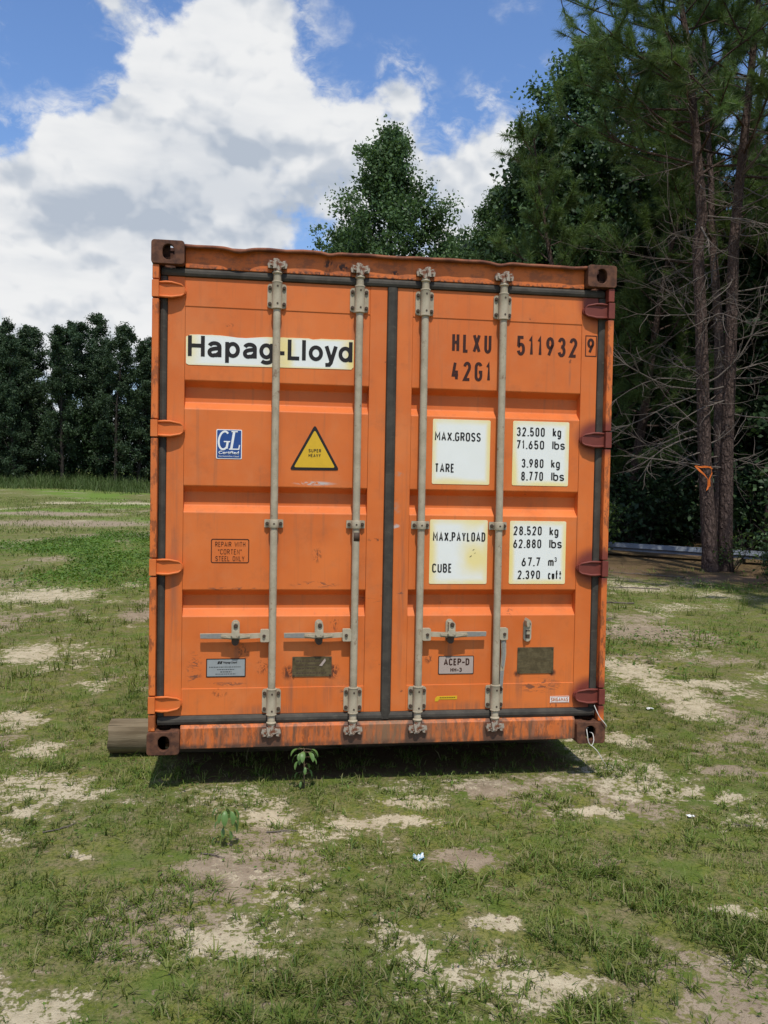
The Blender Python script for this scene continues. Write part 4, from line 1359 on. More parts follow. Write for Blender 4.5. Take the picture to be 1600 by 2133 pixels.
gx_ = graded(-2.6, 3.2, 0.024, -700, 700, 110, 120)
gy_ = graded(-2.7, 2.6, 0.024, -500, 900, 50, 190)
X, Y = np.meshgrid(gx_, gy_)
Z = gz(X, Y)
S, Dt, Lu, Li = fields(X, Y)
Z = Z - 0.004 * S
nxg, nyg = len(gx_), len(gy_)
V = np.stack([X.ravel(), Y.ravel(), Z.ravel()], 1)
i, j = np.meshgrid(np.arange(nxg - 1), np.arange(nyg - 1))
k = (j * nxg + i).ravel()
F = np.stack([k, k + 1, k + nxg + 1, k + nxg], 1)

m, t = new_mat('sandy turf')
co = objco(t)
def attr(n_):
    return nd(t, 'ShaderNodeAttribute', attribute_name=n_).outputs['Fac']
aS, aD, aL, aI = attr('sand'), attr('dirt'), attr('lush'), attr('litter_and_shade')
n_f = noise(t, co, 55.0, 6, 0.68)
n_m = noise(t, co, 9.0, 6, 0.62)
n_b = noise(t, co, 26.0, 6, 0.66)
n_l = noise(t, co, 1.3, 5, 0.58)
n_x = noise(t, co, 170.0, 4, 0.7)
turf = mix(t, mr(t, n_l, 0.35, 0.65), (0.112, 0.138, 0.020), (0.200, 0.205, 0.044))
turf = mix(t, mr(t, n_m, 0.35, 0.65), turf, (0.205, 0.172, 0.086))
turf = mix(t, mr(t, n_f, 0.42, 0.62, 0, 0.8), turf, (0.056, 0.080, 0.014))
turf = mix(t, mr(t, n_x, 0.55, 0.70, 0, 0.75), turf, (0.32, 0.275, 0.16))
turf = mix(t, mr(t, noise(t, co, 3.4, 5, 0.6), 0.48, 0.66, 0, 0.7), turf, (0.090, 0.140, 0.024))
lush = mix(t, n_m, (0.090, 0.170, 0.020), (0.150, 0.225, 0.036))
turf = mix(t, mth(t, 'MULTIPLY', aL, 0.85), turf, lush)
dirt = mix(t, mr(t, n_m, 0.3, 0.7), (0.24, 0.185, 0.125), (0.35, 0.280, 0.195))
dirt = mix(t, mr(t, n_f, 0.55, 0.70, 0, 0.8), dirt, (0.085, 0.062, 0.038))
sand = mix(t, mr(t, n_m, 0.3, 0.7), (0.40, 0.335, 0.220), (0.55, 0.475, 0.325))
crk = nd(t, 'ShaderNodeTexVoronoi', {'Vector': vm(t, 'ADD', co, vm(t, 'MULTIPLY', noise(t, co, 14, 4, 0.6, col=True), (0.10, 0.10, 0.10))), 'Scale': 24.0}, feature='DISTANCE_TO_EDGE').outputs[0]
sand = mix(t, mr(t, n_f, 0.55, 0.70, 0, 0.75), sand, (0.17, 0.13, 0.07))
sand = mix(t, mth(t, 'MULTIPLY', mr(t, crk, 0.06, 0.0), mr(t, n_m, 0.50, 0.62, 0, 0.2)), sand, (0.20, 0.16, 0.09))
brk = mth(t, 'MULTIPLY_ADD', n_f, 1.8, mth(t, 'MULTIPLY_ADD', n_m, 1.3, mth(t, 'MULTIPLY_ADD', n_b, 2.2, -2.65)))
fD = mr(t, mth(t, 'ADD', aD, brk), 0.36, 0.56)
fS = mr(t, mth(t, 'ADD', aS, brk), 0.40, 0.62)
col = mix(t, fD, turf, dirt)
col = mix(t, fS, col, sand)
litter_and_shade = mix(t, n_f, (0.070, 0.040, 0.022), (0.165, 0.098, 0.058))
col = mix(t, mth(t, 'MULTIPLY', mr(t, mth(t, 'ADD', aI, brk), 0.35, 0.7), 0.85), col, litter_and_shade)
hgt = mth(t, 'ADD', mth(t, 'ADD', n_f, mth(t, 'MULTIPLY', n_b, 0.9)), mth(t, 'ADD', mth(t, 'MULTIPLY', n_x, 0.5), mth(t, 'MULTIPLY', mr(t, crk, 0.0, 0.12), mth(t, 'MULTIPLY', fS, 0.12))))
finish(t, col, 0.95, 0.08, hgt, 0.010, 0.8)
M['ground'] = m
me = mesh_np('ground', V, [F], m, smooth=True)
for nm, arr in (('sand', S), ('dirt', Dt), ('lush', Lu), ('litter_and_shade', Li)):
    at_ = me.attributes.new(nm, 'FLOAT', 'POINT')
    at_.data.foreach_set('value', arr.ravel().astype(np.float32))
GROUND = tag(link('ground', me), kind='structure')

# ------------------------------------------------------------------ grass
RG = np.random.RandomState(12)


def blades(P, L_, W_, head, lean, rng):
    """arching blades: one quad and a tip each"""
    n = len(P)
    dirv_ = np.stack([np.cos(head), np.sin(head), np.zeros(n)], 1)
    side = np.stack([-np.sin(head), np.cos(head), np.zeros(n)], 1)
    tw = rng.uniform(-0.6, 0.6, n)[:, None]
    side = side * np.cos(tw) + np.array([0, 0, 1.0]) * np.sin(tw)
    h = L_ * np.cos(lean)
    r = L_ * np.sin(lean)
    mid = P + dirv_ * (0.36 * r)[:, None] + np.array([0, 0, 1.0]) * (0.62 * h)[:, None]
    tip = P + dirv_ * r[:, None] + np.array([0, 0, 1.0]) * (h * rng.uniform(0.7, 1.02, n))[:, None]
    w = W_[:, None] * side * 0.5
    V = np.stack([P - w, P + w, mid + w * 0.8, mid - w * 0.8, tip], 1).reshape(-1, 3)
    b = np.arange(n) * 5
    return V, np.stack([b, b + 1, b + 2, b + 3], 1), np.stack([b + 3, b + 2, b + 4], 1)


def scatter(x0, x1, y0, y1, n, rng, keep):
    x, y = rng.uniform(x0, x1, n), rng.uniform(y0, y1, n)
    s, d, l, li = fields(x, y)
    inside = (np.abs(x) < 1.15) & (y > 0.75) & (y < 12.3)
    ok = (rng.rand(n) < keep(s, d, l, li, x, y)) & ~inside
    return x[ok], y[ok]


def sheet(parts, name, label, mat):
    Vs, Q, T, b = [], [], [], 0
    for v, q, tr in parts:
        Vs.append(v)
        Q.append(q + b)
        if len(tr): T.append(tr + b)
        b += len(v)
    me_ = mesh_np(name, np.concatenate(Vs), [np.concatenate(Q)] + ([np.concatenate(T)] if T else []), mat)
    o = link(name, me_)
    tag(o, label, 'grass', kind='stuff')
    return o


def clumpy(x, y):
    return np.clip(sstep(fbm(x * 5, y * 5, 71, 3), 0.36, 0.60), 0.06, 1)

parts = []
# short turf near the camera
x, y = scatter(-2.4, 2.9, -2.3, 2.0, 190000, RG, lambda s, d, l, li, x, y: np.clip(1 - 1.05 * s - 0.9 * d, 0.03, 1) * clumpy(x, y) * (1 - 0.9 * li))
n = len(x)
parts.append(blades(np.stack([x, y, gz(x, y) - 0.003], 1), RG.uniform(0.012, 0.042, n), RG.uniform(0.0022, 0.0042, n), RG.uniform(0, 6.283, n), RG.uniform(0.3, 1.3, n), RG))
# mid field
for (x0, x1, y0, y1, cnt) in ((-6, -1.15, 2.0, 9, 42000), (1.2, 8.5, 2.0, 10.5, 42000)):
    x, y = scatter(x0, x1, y0, y1, cnt, RG, lambda s, d, l, li, x, y: np.clip(1 - 1.05 * s - 0.9 * d, 0.03, 1) * clumpy(x * .6, y * .6) * (1 - 0.75 * li))
    n = len(x)
    parts.append(blades(np.stack([x, y, gz(x, y) - 0.004], 1), RG.uniform(0.02, 0.06, n), RG.uniform(0.004, 0.008, n), RG.uniform(0, 6.283, n), RG.uniform(0.3, 1.2, n), RG))
x, y = scatter(-16, -1.2, 9, 40, 60000, RG, lambda s, d, l, li, x, y: np.clip(1 - s - 0.8 * d, 0.03, 1) * clumpy(x * .25, y * .25))
n = len(x)
parts.append(blades(np.stack([x, y, gz(x, y) - 0.01], 1), RG.uniform(0.05, 0.14, n), RG.uniform(0.012, 0.022, n), RG.uniform(0, 6.283, n), RG.uniform(0.3, 1.1, n), RG))
sheet(parts, 'turf_grass', 'short patchy turf covering the sandy ground', M['grass'])

# crabgrass tufts
parts = []
cx, cy = scatter(-2.3, 2.9, -2.2, 1.8, 3800, RG, lambda s, d, l, li, x, y: np.clip(1 - 0.75 * s - 0.8 * d, 0.05, 1) * 0.55)
sz = RG.uniform(0.5, 1.0, len(cx)) ** 1.5
DENSE = [(1.15, -1.62, 0.16, 60), (0.72, -1.05, 0.14, 30), (0.35, -1.98, 0.12, 30), (-0.62, -1.80, 0.2, 40), (-1.35, -1.15, 0.2, 30), (1.05, -1.55, 0.20, 60), (0.90, -1.30, 0.20, 50), (1.15, -1.80, 0.25, 60), (0.62, -1.72, 0.18, 30), (-0.5, -1.9, 0.28, 45), (-1.1, -1.35, 0.25, 40), (-0.25, -1.75, 0.22, 30), (-1.0, -1.05, 0.22, 30), (0.45, -1.55, 0.15, 24),
         (-1.75, 0.45, 0.10, 18), (-1.15, 0.25, 0.22, 20), (0.75, -0.35, 0.22, 26), (1.35, 0.12, 0.16, 22), (0.1, -1.2, 0.3, 22), (1.5, -0.75, 0.25, 24), (-0.05, -1.95, 0.2, 26), (0.5, -1.05, 0.15, 16)]
for a, b, r, q in DENSE:
    ang, rad = RG.uniform(0, 6.283, q), r * np.sqrt(RG.rand(q))
    cx = np.concatenate([cx, a + rad * np.cos(ang)])
    cy = np.concatenate([cy, b + 0.7 * rad * np.sin(ang)])
    sz = np.concatenate([sz, RG.uniform(0.55, 1.15, q)])
nb = 15
n = len(cx) * nb
px = np.repeat(cx, nb) + RG.normal(0, 0.012, n)
py = np.repeat(cy, nb) + RG.normal(0, 0.012, n)
s_ = np.repeat(sz, nb)
parts.append(blades(np.stack([px, py, gz(px, py) - 0.004], 1), s_ * RG.uniform(0.035, 0.105, n), RG.uniform(0.0030, 0.0062, n), RG.uniform(0, 6.283, n), RG.uniform(0.5, 1.42, n), RG))
cx, cy = scatter(1.2, 8, 1.8, 10, 900, RG, lambda s, d, l, li, x, y: np.clip(1 - s - 0.7 * d, 0.05, 1) * 0.6)
cx2, cy2 = scatter(-6, -1.2, 1.8, 10, 900, RG, lambda s, d, l, li, x, y: np.clip(1 - s - 0.7 * d, 0.05, 1) * 0.6)
cx, cy = np.concatenate([cx, cx2]), np.concatenate([cy, cy2])
nb = 16
n = len(cx) * nb
px = np.repeat(cx, nb) + RG.normal(0, 0.03, n)
py = np.repeat(cy, nb) + RG.normal(0, 0.03, n)
parts.append(blades(np.stack([px, py, gz(px, py) - 0.004], 1), RG.uniform(0.05, 0.16, n), RG.uniform(0.005, 0.009, n), RG.uniform(0, 6.283, n), RG.uniform(0.35, 1.3, n), RG))
sheet(parts, 'crabgrass', 'loose tufts of longer crabgrass in the turf', M['grass'])


# creeping weeds: small rounded leaves close to the ground
def leaflets(P, size, rng, flat=0.6, ratio=0.6):
    n = len(P)
    nrm = rng.normal(0, 1, (n, 3))
    nrm[:, 2] = np.abs(nrm[:, 2]) + flat * 2
    nrm /= np.linalg.norm(nrm, axis=1)[:, None]
    a = rng.normal(0, 1, (n, 3))
    u = np.cross(nrm, a)
    u /= np.linalg.norm(u, axis=1)[:, None] + 1e-9
    v = np.cross(nrm, u)
    s = size[:, None]
    V = np.stack([P - u * s * 0.5, P + v * s * ratio * 0.5 - u * s * 0.05 + nrm * s * 0.08, P + u * s * 0.5, P - v * s * ratio * 0.5 - u * s * 0.05 + nrm * s * 0.08], 1).reshape(-1, 3)
    b = np.arange(n) * 4
    return V, np.stack([b, b + 1, b + 2, b + 3], 1), np.zeros((0, 3), int)

parts = []
x, y = scatter(-2.3, 2.8, -2.2, 2.0, 9000, RG, lambda s, d, l, li, x, y: np.clip(1 - s - 0.8 * d, 0.02, 1) * sstep(fbm(x * 3, y * 3, 81, 3), 0.52, 0.64))
n = len(x)
parts.append(leaflets(np.stack([x, y, gz(x, y) + RG.uniform(0.005, 0.022, n)], 1), RG.uniform(0.010, 0.022, n), RG))
x, y = scatter(-9, -1.3, 7.0, 18, 60000, RG, lambda s, d, l, li, x, y: l * (1 - s))
n = len(x)
parts.append(leaflets(np.stack([x, y, gz(x, y) + RG.uniform(0.01, 0.09, n)], 1), RG.uniform(0.03, 0.07, n), RG))
x, y = scatter(1.4, 8, 2.0, 10, 14000, RG, lambda s, d, l, li, x, y: (1 - s) * sstep(fbm(x * 0.8, y * 0.8, 83, 3), 0.52, 0.64) * (1 - 0.6 * li))
n = len(x)
parts.append(leaflets(np.stack([x, y, gz(x, y) + RG.uniform(0.01, 0.05, n)], 1), RG.uniform(0.02, 0.05, n), RG))
sheet(parts, 'creeping_weeds', 'low creeping green weeds spread through the field', M['weed'])

# tall field grass before the far trees
x, y = scatter(-40, 8, 46, 70, 80000, RG, lambda s, d, l, li, x, y: sstep(y + 8 * (fbm(x * .25, y * .25, 91, 3) - .5), 48, 58) * np.clip(sstep(fbm(x * .5, y * .5, 93, 3), .35, .55), .15, 1))
n = len(x)
parts = [blades(np.stack([x, y, gz(x, y) - 0.02], 1), RG.uniform(0.35, 1.2, n) * (0.25 + 1.6 * fbm(x * .35, y * .35, 95, 3) ** 1.3), RG.uniform(0.02, 0.045, n), RG.uniform(0, 6.283, n), RG.uniform(0.05, 1.3, n), RG)]
sheet(parts, 'tall_grass', 'tall green grass in front of the far trees', M['tall_grass'])

# brush filling the foot of the far trees
n = 90000
x = RG.uniform(-42, 12, n)
y = RG.uniform(68.5, 73.5, n)
hh = 1.5 + 7.0 * fbm(x * 0.35, y * 0.35, 97, 3)
P = np.stack([x, y, gz(x, y) + hh * RG.rand(n)], 1)
v_, q_, t3 = leaflets(P, RG.uniform(0.16, 0.32, n), RG, 0.1)
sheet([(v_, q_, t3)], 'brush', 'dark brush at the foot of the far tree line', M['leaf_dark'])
# ------------------------------------------------------------------ trees
def leaf_quads(P, size, rng, ratio=0.62, up=0.35):
    n = len(P)
    nrm = rng.normal(0, 1, (n, 3))
    nrm[:, 2] += up
    nrm /= np.linalg.norm(nrm, axis=1)[:, None]
    u = np.cross(nrm, rng.normal(0, 1, (n, 3)))
    u /= np.linalg.norm(u, axis=1)[:, None] + 1e-9
    v = np.cross(nrm, u)
    s = size[:, None]
    V = np.stack([P - u * s * 0.5, P + v * s * ratio * 0.5 + nrm * s * 0.10, P + u * s * 0.5 - nrm * s * 0.05, P - v * s * ratio * 0.5 + nrm * s * 0.10], 1).reshape(-1, 3)
    b = np.arange(n) * 4
    return V, np.stack([b, b + 1, b + 2, b + 3], 1)


def curve(p0, d0, length, n, rng, wob=0.12, up=0.0):
    P = [np.array(p0, float)]
    d = np.array(d0, float)
    for _ in range(n):
        d = d + rng.normal(0, wob, 3) + np.array([0, 0, up])
        d /= np.linalg.norm(d)
        P.append(P[-1] + d * length / n)
    return np.array(P)


def hardwood_meshes(seed, H, R, base, nleaf, leaf, mat, lm, taper=1.0, nbr=46, r0=None):
    rng = np.random.RandomState(seed)
    r0 = r0 or H * 0.0125
    trunk = curve((0, 0, -0.15), (0, 0, 1), H * 0.97, 12, rng, 0.035, 0.03)
    trunk[:, :2] -= np.linspace(0, 1, 13)[:, None] ** 2 * trunk[-1, :2] * 0.5
    paths = [(trunk, np.linspace(1, 0.10, 13) ** 0.9 * r0)]
    anch, wgt = [], []
    for i in range(nbr):
        tt = base + (0.985 - base) * ((i + rng.rand()) / nbr) ** 0.92
        z = tt * H
        k = tt * 12 * 0.97 / 1.0
        i0 = min(int(tt * 12), 11)
        p0 = trunk[i0] + (trunk[i0 + 1] - trunk[i0]) * (tt * 12 - i0)
        q = (tt - base) / (1 - base)
        prof_ = (1 - q) ** (0.75 * taper) * (0.55 + 0.45 * min(q / 0.18, 1))
        ln = max(R * prof_ * rng.uniform(0.65, 1.22), 0.35)
        az = i * 2.399963 + rng.uniform(-0.5, 0.5)
        el = R_(rng.uniform(12, 42) + 32 * q)
        d0 = (math.cos(az) * math.cos(el), math.sin(az) * math.cos(el), math.sin(el))
        b = curve(p0, d0, ln, 5, rng, 0.13, 0.05)
        rb = r0 * (1 - 0.85 * tt) * 0.42
        paths.append((b, np.linspace(rb, rb * 0.25, 6)))
        nt = 3 + int(ln * 1.6)
        for j in range(nt):
            u = rng.uniform(0.25, 1.0)
            a = b[min(int(u * 5), 4)] + (b[min(int(u * 5) + 1, 5)] - b[min(int(u * 5), 4)]) * (u * 5 % 1)
            dd = np.array(d0) * 0.8 + rng.normal(0, 0.6, 3) + np.array([0, 0, 0.25])
            tw = curve(a, dd / np.linalg.norm(dd), ln * rng.uniform(0.18, 0.42) + 0.15, 3, rng, 0.2, 0.03)
            paths.append((tw, np.linspace(rb * 0.35, rb * 0.12, 4)))
            for pnt in tw[1:]:
                anch.append(pnt)
                wgt.append(0.8 + rng.rand())
        anch.append(b[-1])
        wgt.append(1.6)
    anch = np.array(anch)
    wgt = np.array(wgt)
    wgt /= wgt.sum()
    pick = rng.choice(len(anch), nleaf, p=wgt)
    sc = np.minimum(rng.uniform(0.07, 0.24, len(anch)), 0.30)[pick] * (R / 2.6) ** 0.35
    P = anch[pick] + np.clip(rng.normal(0, 1, (nleaf, 3)), -1.7, 1.7) * sc[:, None] * np.array([1.0, 1.0, 0.8])
    P[:, 2] = np.maximum(P[:, 2], 0.05)
    V, F = leaf_quads(P, leaf * rng.uniform(0.6, 1.3, nleaf), rng)
    crown = mesh_np('crown', V, [F], lm)
    V, F = tubes_np(paths[:1], 12)
    V2, F2 = tubes_np(paths[1:], 5)
    wood = mesh_np('trunk', np.concatenate([V, V2]), [F, F2 + len(V)], mat, smooth=True)
    return wood, crown


def needle_tufts(P, D, nn, ln, w, rng):
    """tufts of needles: P centres, D directions"""
    n = len(P)
    k = n * nn
    d = np.repeat(D, nn, 0) * rng.uniform(0.3, 1.2, (k, 1)) + rng.normal(0, 0.50, (k, 3))
    d /= np.linalg.norm(d, axis=1)[:, None] + 1e-9
    root = np.repeat(P, nn, 0) + np.repeat(D, nn, 0) * rng.uniform(-0.16, 0.06, (k, 1))
    l = ln * rng.uniform(0.7, 1.15, (k, 1))
    side = np.cross(d, rng.normal(0, 1, (k, 3)))
    side /= np.linalg.norm(side, axis=1)[:, None] + 1e-9
    tip = root + d * l
    tip[:, 2] -= 0.12 * l[:, 0]
    V = np.stack([root - side * w * 0.5, root + side * w * 0.5, tip], 1).reshape(-1, 3)
    b = np.arange(k) * 3
    return V, np.stack([b, b + 1, b + 2], 1)


def pine_meshes(seed, trunk, rad, crown0, R, nbr, nn, ln, w, bm_, lm, taper=0.7, lobes=()):
    """trunk: path; crown starts at height crown0"""
    rng = np.random.RandomState(seed)
    zt = trunk[:, 2]
    H = zt[-1]
    def on(z):
        return np.array([np.interp(z, zt, trunk[:, 0]), np.interp(z, zt, trunk[:, 1]), z])
    paths, TP, TD = [], [], []
    todo = []
    for i in range(nbr):
        q = (i + rng.rand()) / nbr
        z = crown0 + (H - crown0) * q
        todo.append((z, i * 2.399963 + rng.uniform(-.4, .4), max(R * ((1 - q) ** taper * 0.85 + 0.12) * rng.uniform(0.65, 1.2), 0.4), R_(rng.uniform(-4, 22) + 38 * q)))
    todo += list(lobes)
    for z, az, l_, el in todo:
        p0 = on(z)
        d0 = np.array([math.cos(az) * math.cos(el), math.sin(az) * math.cos(el), math.sin(el)])
        b = curve(p0, d0, l_, 6, rng, 0.10, 0.06)
        rb = max(np.interp(z, zt, rad) * 0.32, 0.012)
        paths.append((b, np.linspace(rb, 0.008, 7)))
        TP.append(b[-1]); TD.append(b[-1] - b[-2])
        ns = int(3 + l_ * 3.4)
        for j in range(ns):
            u = rng.uniform(0.32, 1.0)
            i0 = min(int(u * 6), 5)
            a = b[i0] + (b[i0 + 1] - b[i0]) * (u * 6 - i0)
            dd = d0 * 0.7 + rng.normal(0, 0.55, 3) + np.array([0, 0, 0.35])
            dd /= np.linalg.norm(dd)
            s = curve(a, dd, rng.uniform(0.20, 0.55) * (0.6 + 0.25 * l_), 3, rng, 0.18, 0.10)
            paths.append((s, np.linspace(0.010, 0.005, 4)))
            for q_ in (1, 2, 3):
                if q_ == 3 or rng.rand() < 0.65:
                    TP.append(s[q_]); TD.append(s[q_] - s[q_ - 1])
    TP, TD = np.array(TP), np.array(TD)
    TD = TD / (np.linalg.norm(TD, axis=1)[:, None] + 1e-9)
    V, F = needle_tufts(TP, TD, nn, ln, w, rng)
    crown = mesh_np('crown', V, [F], lm)
    V, F = tubes_np([(trunk, rad)], 16)
    V2, F2 = tubes_np(paths, 5)
    wood = mesh_np('trunk', np.concatenate([V, V2]), [F, F2 + len(V)], bm_, smooth=True)
    return wood, crown


def plant_tree(name, wood, crown, loc, rz, sc, label, cat='tree', group=None):
    e = empty(name, loc, (0, 0, rz))
    e.scale = (sc, sc, sc) if not isinstance(sc, tuple) else sc
    tag(e, label, cat, group)
    link('trunk', wood, e)
    link('crown', crown, e)
    return e


def gzf(x, y): return float(gz(np.array([x]), np.array([y]))[0])

# --- the two bare-stemmed pines to the right
def dead_limb(rng, p0, az, el, ln, r0):
    d0 = np.array([math.cos(az) * math.cos(el), math.sin(az) * math.cos(el), math.sin(el)])
    P = [np.array(p0, float)]
    d = d0.copy()
    curl = rng.uniform(-0.10, 0.16)
    for _ in range(8):
        d = d + rng.normal(0, 0.12, 3) + np.array([0, 0, curl])
        d /= np.linalg.norm(d)
        P.append(P[-1] + d * ln / 8)
    P = np.array(P)
    paths = [(P, np.linspace(r0, r0 * 0.22, 9))]
    for _ in range(int(2 + ln * 3.2)):
        u = rng.uniform(0.25, 0.98)
        i0 = min(int(u * 8), 7)
        a = P[i0]
        dd = (P[i0 + 1] - P[i0]) / np.linalg.norm(P[i0 + 1] - P[i0]) + rng.normal(0, 0.55, 3)
        dd /= np.linalg.norm(dd)
        s = curve(a, dd, ln * rng.uniform(0.15, 0.5), 5, rng, 0.2, rng.uniform(-0.06, 0.08))
        paths.append((s, np.linspace(r0 * 0.45, r0 * 0.16, 6)))
        if rng.rand() < 0.5:
            s2 = curve(s[3], s[4] - s[3] + rng.normal(0, 0.05, 3), ln * 0.15, 3, rng, 0.25)
            paths.append((s2, np.linspace(r0 * 0.25, r0 * 0.13, 4)))
    return paths


# (height, sideways offset, radius) up each stem
STEM1 = [(-0.2, 0.02, .18), (0, 0, .165), (.4, -.03, .135), (2.0, -.17, .116), (4.2, -.30, .106), (5.8, -.42, .098), (6.3, -.36, .092), (7.7, -.52, .076), (9.4, -.72, .056), (10.3, -.90, .046), (12.0, -1.05, .030), (13.2, -1.10, .010)]
STEM2 = [(-0.2, .22, .17), (0, .215, .155), (.4, .20, .13), (2.0, .17, .114), (4.2, .16, .104), (5.8, .15, .092), (6.8, .20, .082), (8.1, .28, .068), (9.4, .36, .056), (10.3, .40, .048), (12.4, .5, .030), (13.8, .52, .010)]
U = np.array([0.87, -0.49, 0])               # across the view
for idx, (stem, loc, seed, lab) in enumerate(((STEM1, (7.40, 9.90), 5, 'left of two bare-stemmed pines, tied with orange flagging tape'), (STEM2, (7.50, 10.02), 9, 'right of two bare-stemmed pines, growing against the taped one'))):
    zs = np.array([s[0] for s in stem])
    zf = np.concatenate([np.linspace(zs[a], zs[a + 1], 4)[:-1] for a in range(len(zs) - 1)] + [zs[-1:]])
    off = np.interp(zf, zs, [s[1] for s in stem])
    rad = np.interp(zf, zs, [s[2] for s in stem])
    tr = np.stack([U[0] * off, U[1] * off, zf], 1)
    azl = math.atan2(-U[1], -U[0])           # towards the left of the picture
    lobes = []
    if idx == 0:
        for z, a, l_, e_ in ((8.2, 0.1, 2.2, .12), (8.9, -0.35, 2.6, .22), (9.5, 0.25, 2.9, .30), (10.0, -0.1, 2.7, .38), (8.6, 0.55, 2.2, .2), (9.2, 0.0, 2.4, .15), (10.6, 0.1, 2.5, .45), (7.6, 0.3, 1.6, .15)):
            lobes.append((z, azl + a, l_, e_))
    wood, crown = pine_meshes(seed, tr, rad, 7.0, 2.7, 40, 120, 0.20, 0.0075, M['bark'], M['needle'], lobes=lobes)
    e = plant_tree('pine_tree', wood, crown, (loc[0], loc[1], gzf(*loc)), 0, 1, lab)
    rng = np.random.RandomState(100 + idx)
    for k in range(60):
        z = rng.uniform(1.6, 8.6) if k > 8 else rng.uniform(3.0, 7.0)
        p0 = np.array([np.interp(z, zf, tr[:, 0]), np.interp(z, zf, tr[:, 1]), z])
        az = rng.uniform(0, 6.283)
        ln = rng.uniform(0.5, 2.9) * (1 - 0.4 * abs(z - 5.0) / 4)
        V, F = tubes_np(dead_limb(rng, p0, az, R_(rng.uniform(-25, 35)), ln, rng.uniform(0.008, 0.018)), 5)
        link('dead_branch', mesh_np('dead_branch', V, [F], M['twig'], smooth=True), e)
    if idx == 0:
        PINE1 = e

# orange flagging tape round the left stem
TZ = 1.86
tp = np.array([np.interp(TZ, [s[0] for s in STEM1], [s[1] for s in STEM1])])[0]
c0 = Vector((7.40 + U[0] * tp, 9.90 + U[1] * tp, 0))
mb = MB()
r = 0.126
ring = [(c0.x + r * math.cos(a), c0.y + r * math.sin(a)) for a in np.linspace(0, 2 * math.pi, 25)]
V = []
for i_, (x, y) in enumerate(ring):
    zt_ = TZ + 0.02 * math.sin(i_ * 0.5)
    V += [(x, y, zt_ - 0.012), (x, y, zt_ + 0.012)]
mb.add(V, [(2 * i_, 2 * i_ + 2, 2 * i_ + 3, 2 * i_ + 1) for i_ in range(24)])
front = Vector((-0.5, -0.87, 0)) * (r + 0.012)
k0 = Vector((c0.x, c0.y, TZ)) + front
def tape(P, w):
    V = []
    for j_, p in enumerate(P):
        sd = Vector((U[0], U[1], 0)) * w * 0.5 * math.cos(j_ * 0.7) + Vector((0, 0, w * 0.4 * math.sin(j_ * 0.9)))
        V += [tuple(p - sd), tuple(p + sd)]
    mb.add(V, [(2 * i_, 2 * i_ + 2, 2 * i_ + 3, 2 * i_ + 1) for i_ in range(len(P) - 1)])
uu = Vector(U)
tape([k0 + uu * a + Vector((-.5, -.87, 0)) * d + Vector((0, 0, z)) for a, d, z in ((-.16, .0, .02), (-.08, .02, -.06), (.0, .03, -.13), (.06, .03, -.22), (.07, .02, -.32), (.05, .03, -.40))], 0.035)
tape([k0 + uu * a + Vector((-.5, -.87, 0)) * d + Vector((0, 0, z)) for a, d, z in ((-.16, .0, .03), (-.05, .03, .0), (.10, .03, .01), (.12, .03, -.10), (.08, .03, -.2), (.09, .02, -.34))], 0.030)
m_tape = simple('orange flagging tape', (0.75, 0.17, 0.02), 0.45, 0.4, 0.15, 30)
TAPE = mb.build('flagging_tape', m_tape, None, fix=False)
TAPE.location.z = gzf(7.4, 9.9)
sol = TAPE.modifiers.new('thick', 'SOLIDIFY'); sol.thickness = 0.001; sol.offset = 1
tag(TAPE, 'orange flagging tape knotted round the left pine stem', 'flagging tape')

# --- shared crowns
HW = [hardwood_meshes(21, 13.6, 4.7, 0.16, 70000, 0.125, M['bark_grey'], M['leaf'], 0.95, 72),
      hardwood_meshes(22, 13.4, 3.8, 0.12, 60000, 0.125, M['bark_grey'], M['leaf'], 0.8, 70)]
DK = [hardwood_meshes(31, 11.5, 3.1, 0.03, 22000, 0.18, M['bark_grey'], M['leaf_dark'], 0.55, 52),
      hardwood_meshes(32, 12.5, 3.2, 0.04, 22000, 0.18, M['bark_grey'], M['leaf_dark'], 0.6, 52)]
FAR = [hardwood_meshes(41 + i, 14.2, (2.9, 3.4, 2.3, 3.8, 2.7)[i], (0.02, 0.05, 0.10, 0.04, 0.16)[i], (21000, 21000, 17000, 24000, 16000)[i], 0.17, M['bark_grey'], M['leaf_far'], (0.7, 0.95, 0.6, 0.8, 0.5)[i], (50, 46, 36, 54, 30)[i]) for i in range(5)]
def straight(H, r, seed):
    rng = np.random.RandomState(seed)
    t_ = curve((0, 0, -0.15), (0, 0, 1), H, 16, rng, 0.03, 0.02)
    return t_, np.linspace(1, 0.08, 17) ** 0.85 * r
PN = []
for i_, (H, r, c0_, R__) in enumerate(((10.0, 0.13, 1.6, 2.4), (13.0, 0.14, 6.0, 2.6))):
    tr, rd = straight(H, r, 70 + i_)
    PN.append(pine_meshes(60 + i_, tr, rd, c0_, R__, 50 if i_ == 0 else 38, 66, 0.22, 0.011, M['bark'], M['needle_far'], 0.6))

def T(src, name, x, y, rz, sc, label, group=None):
    return plant_tree(name, src[0], src[1], (x, y, gzf(x, y)), rz, sc, label, 'tree', group)

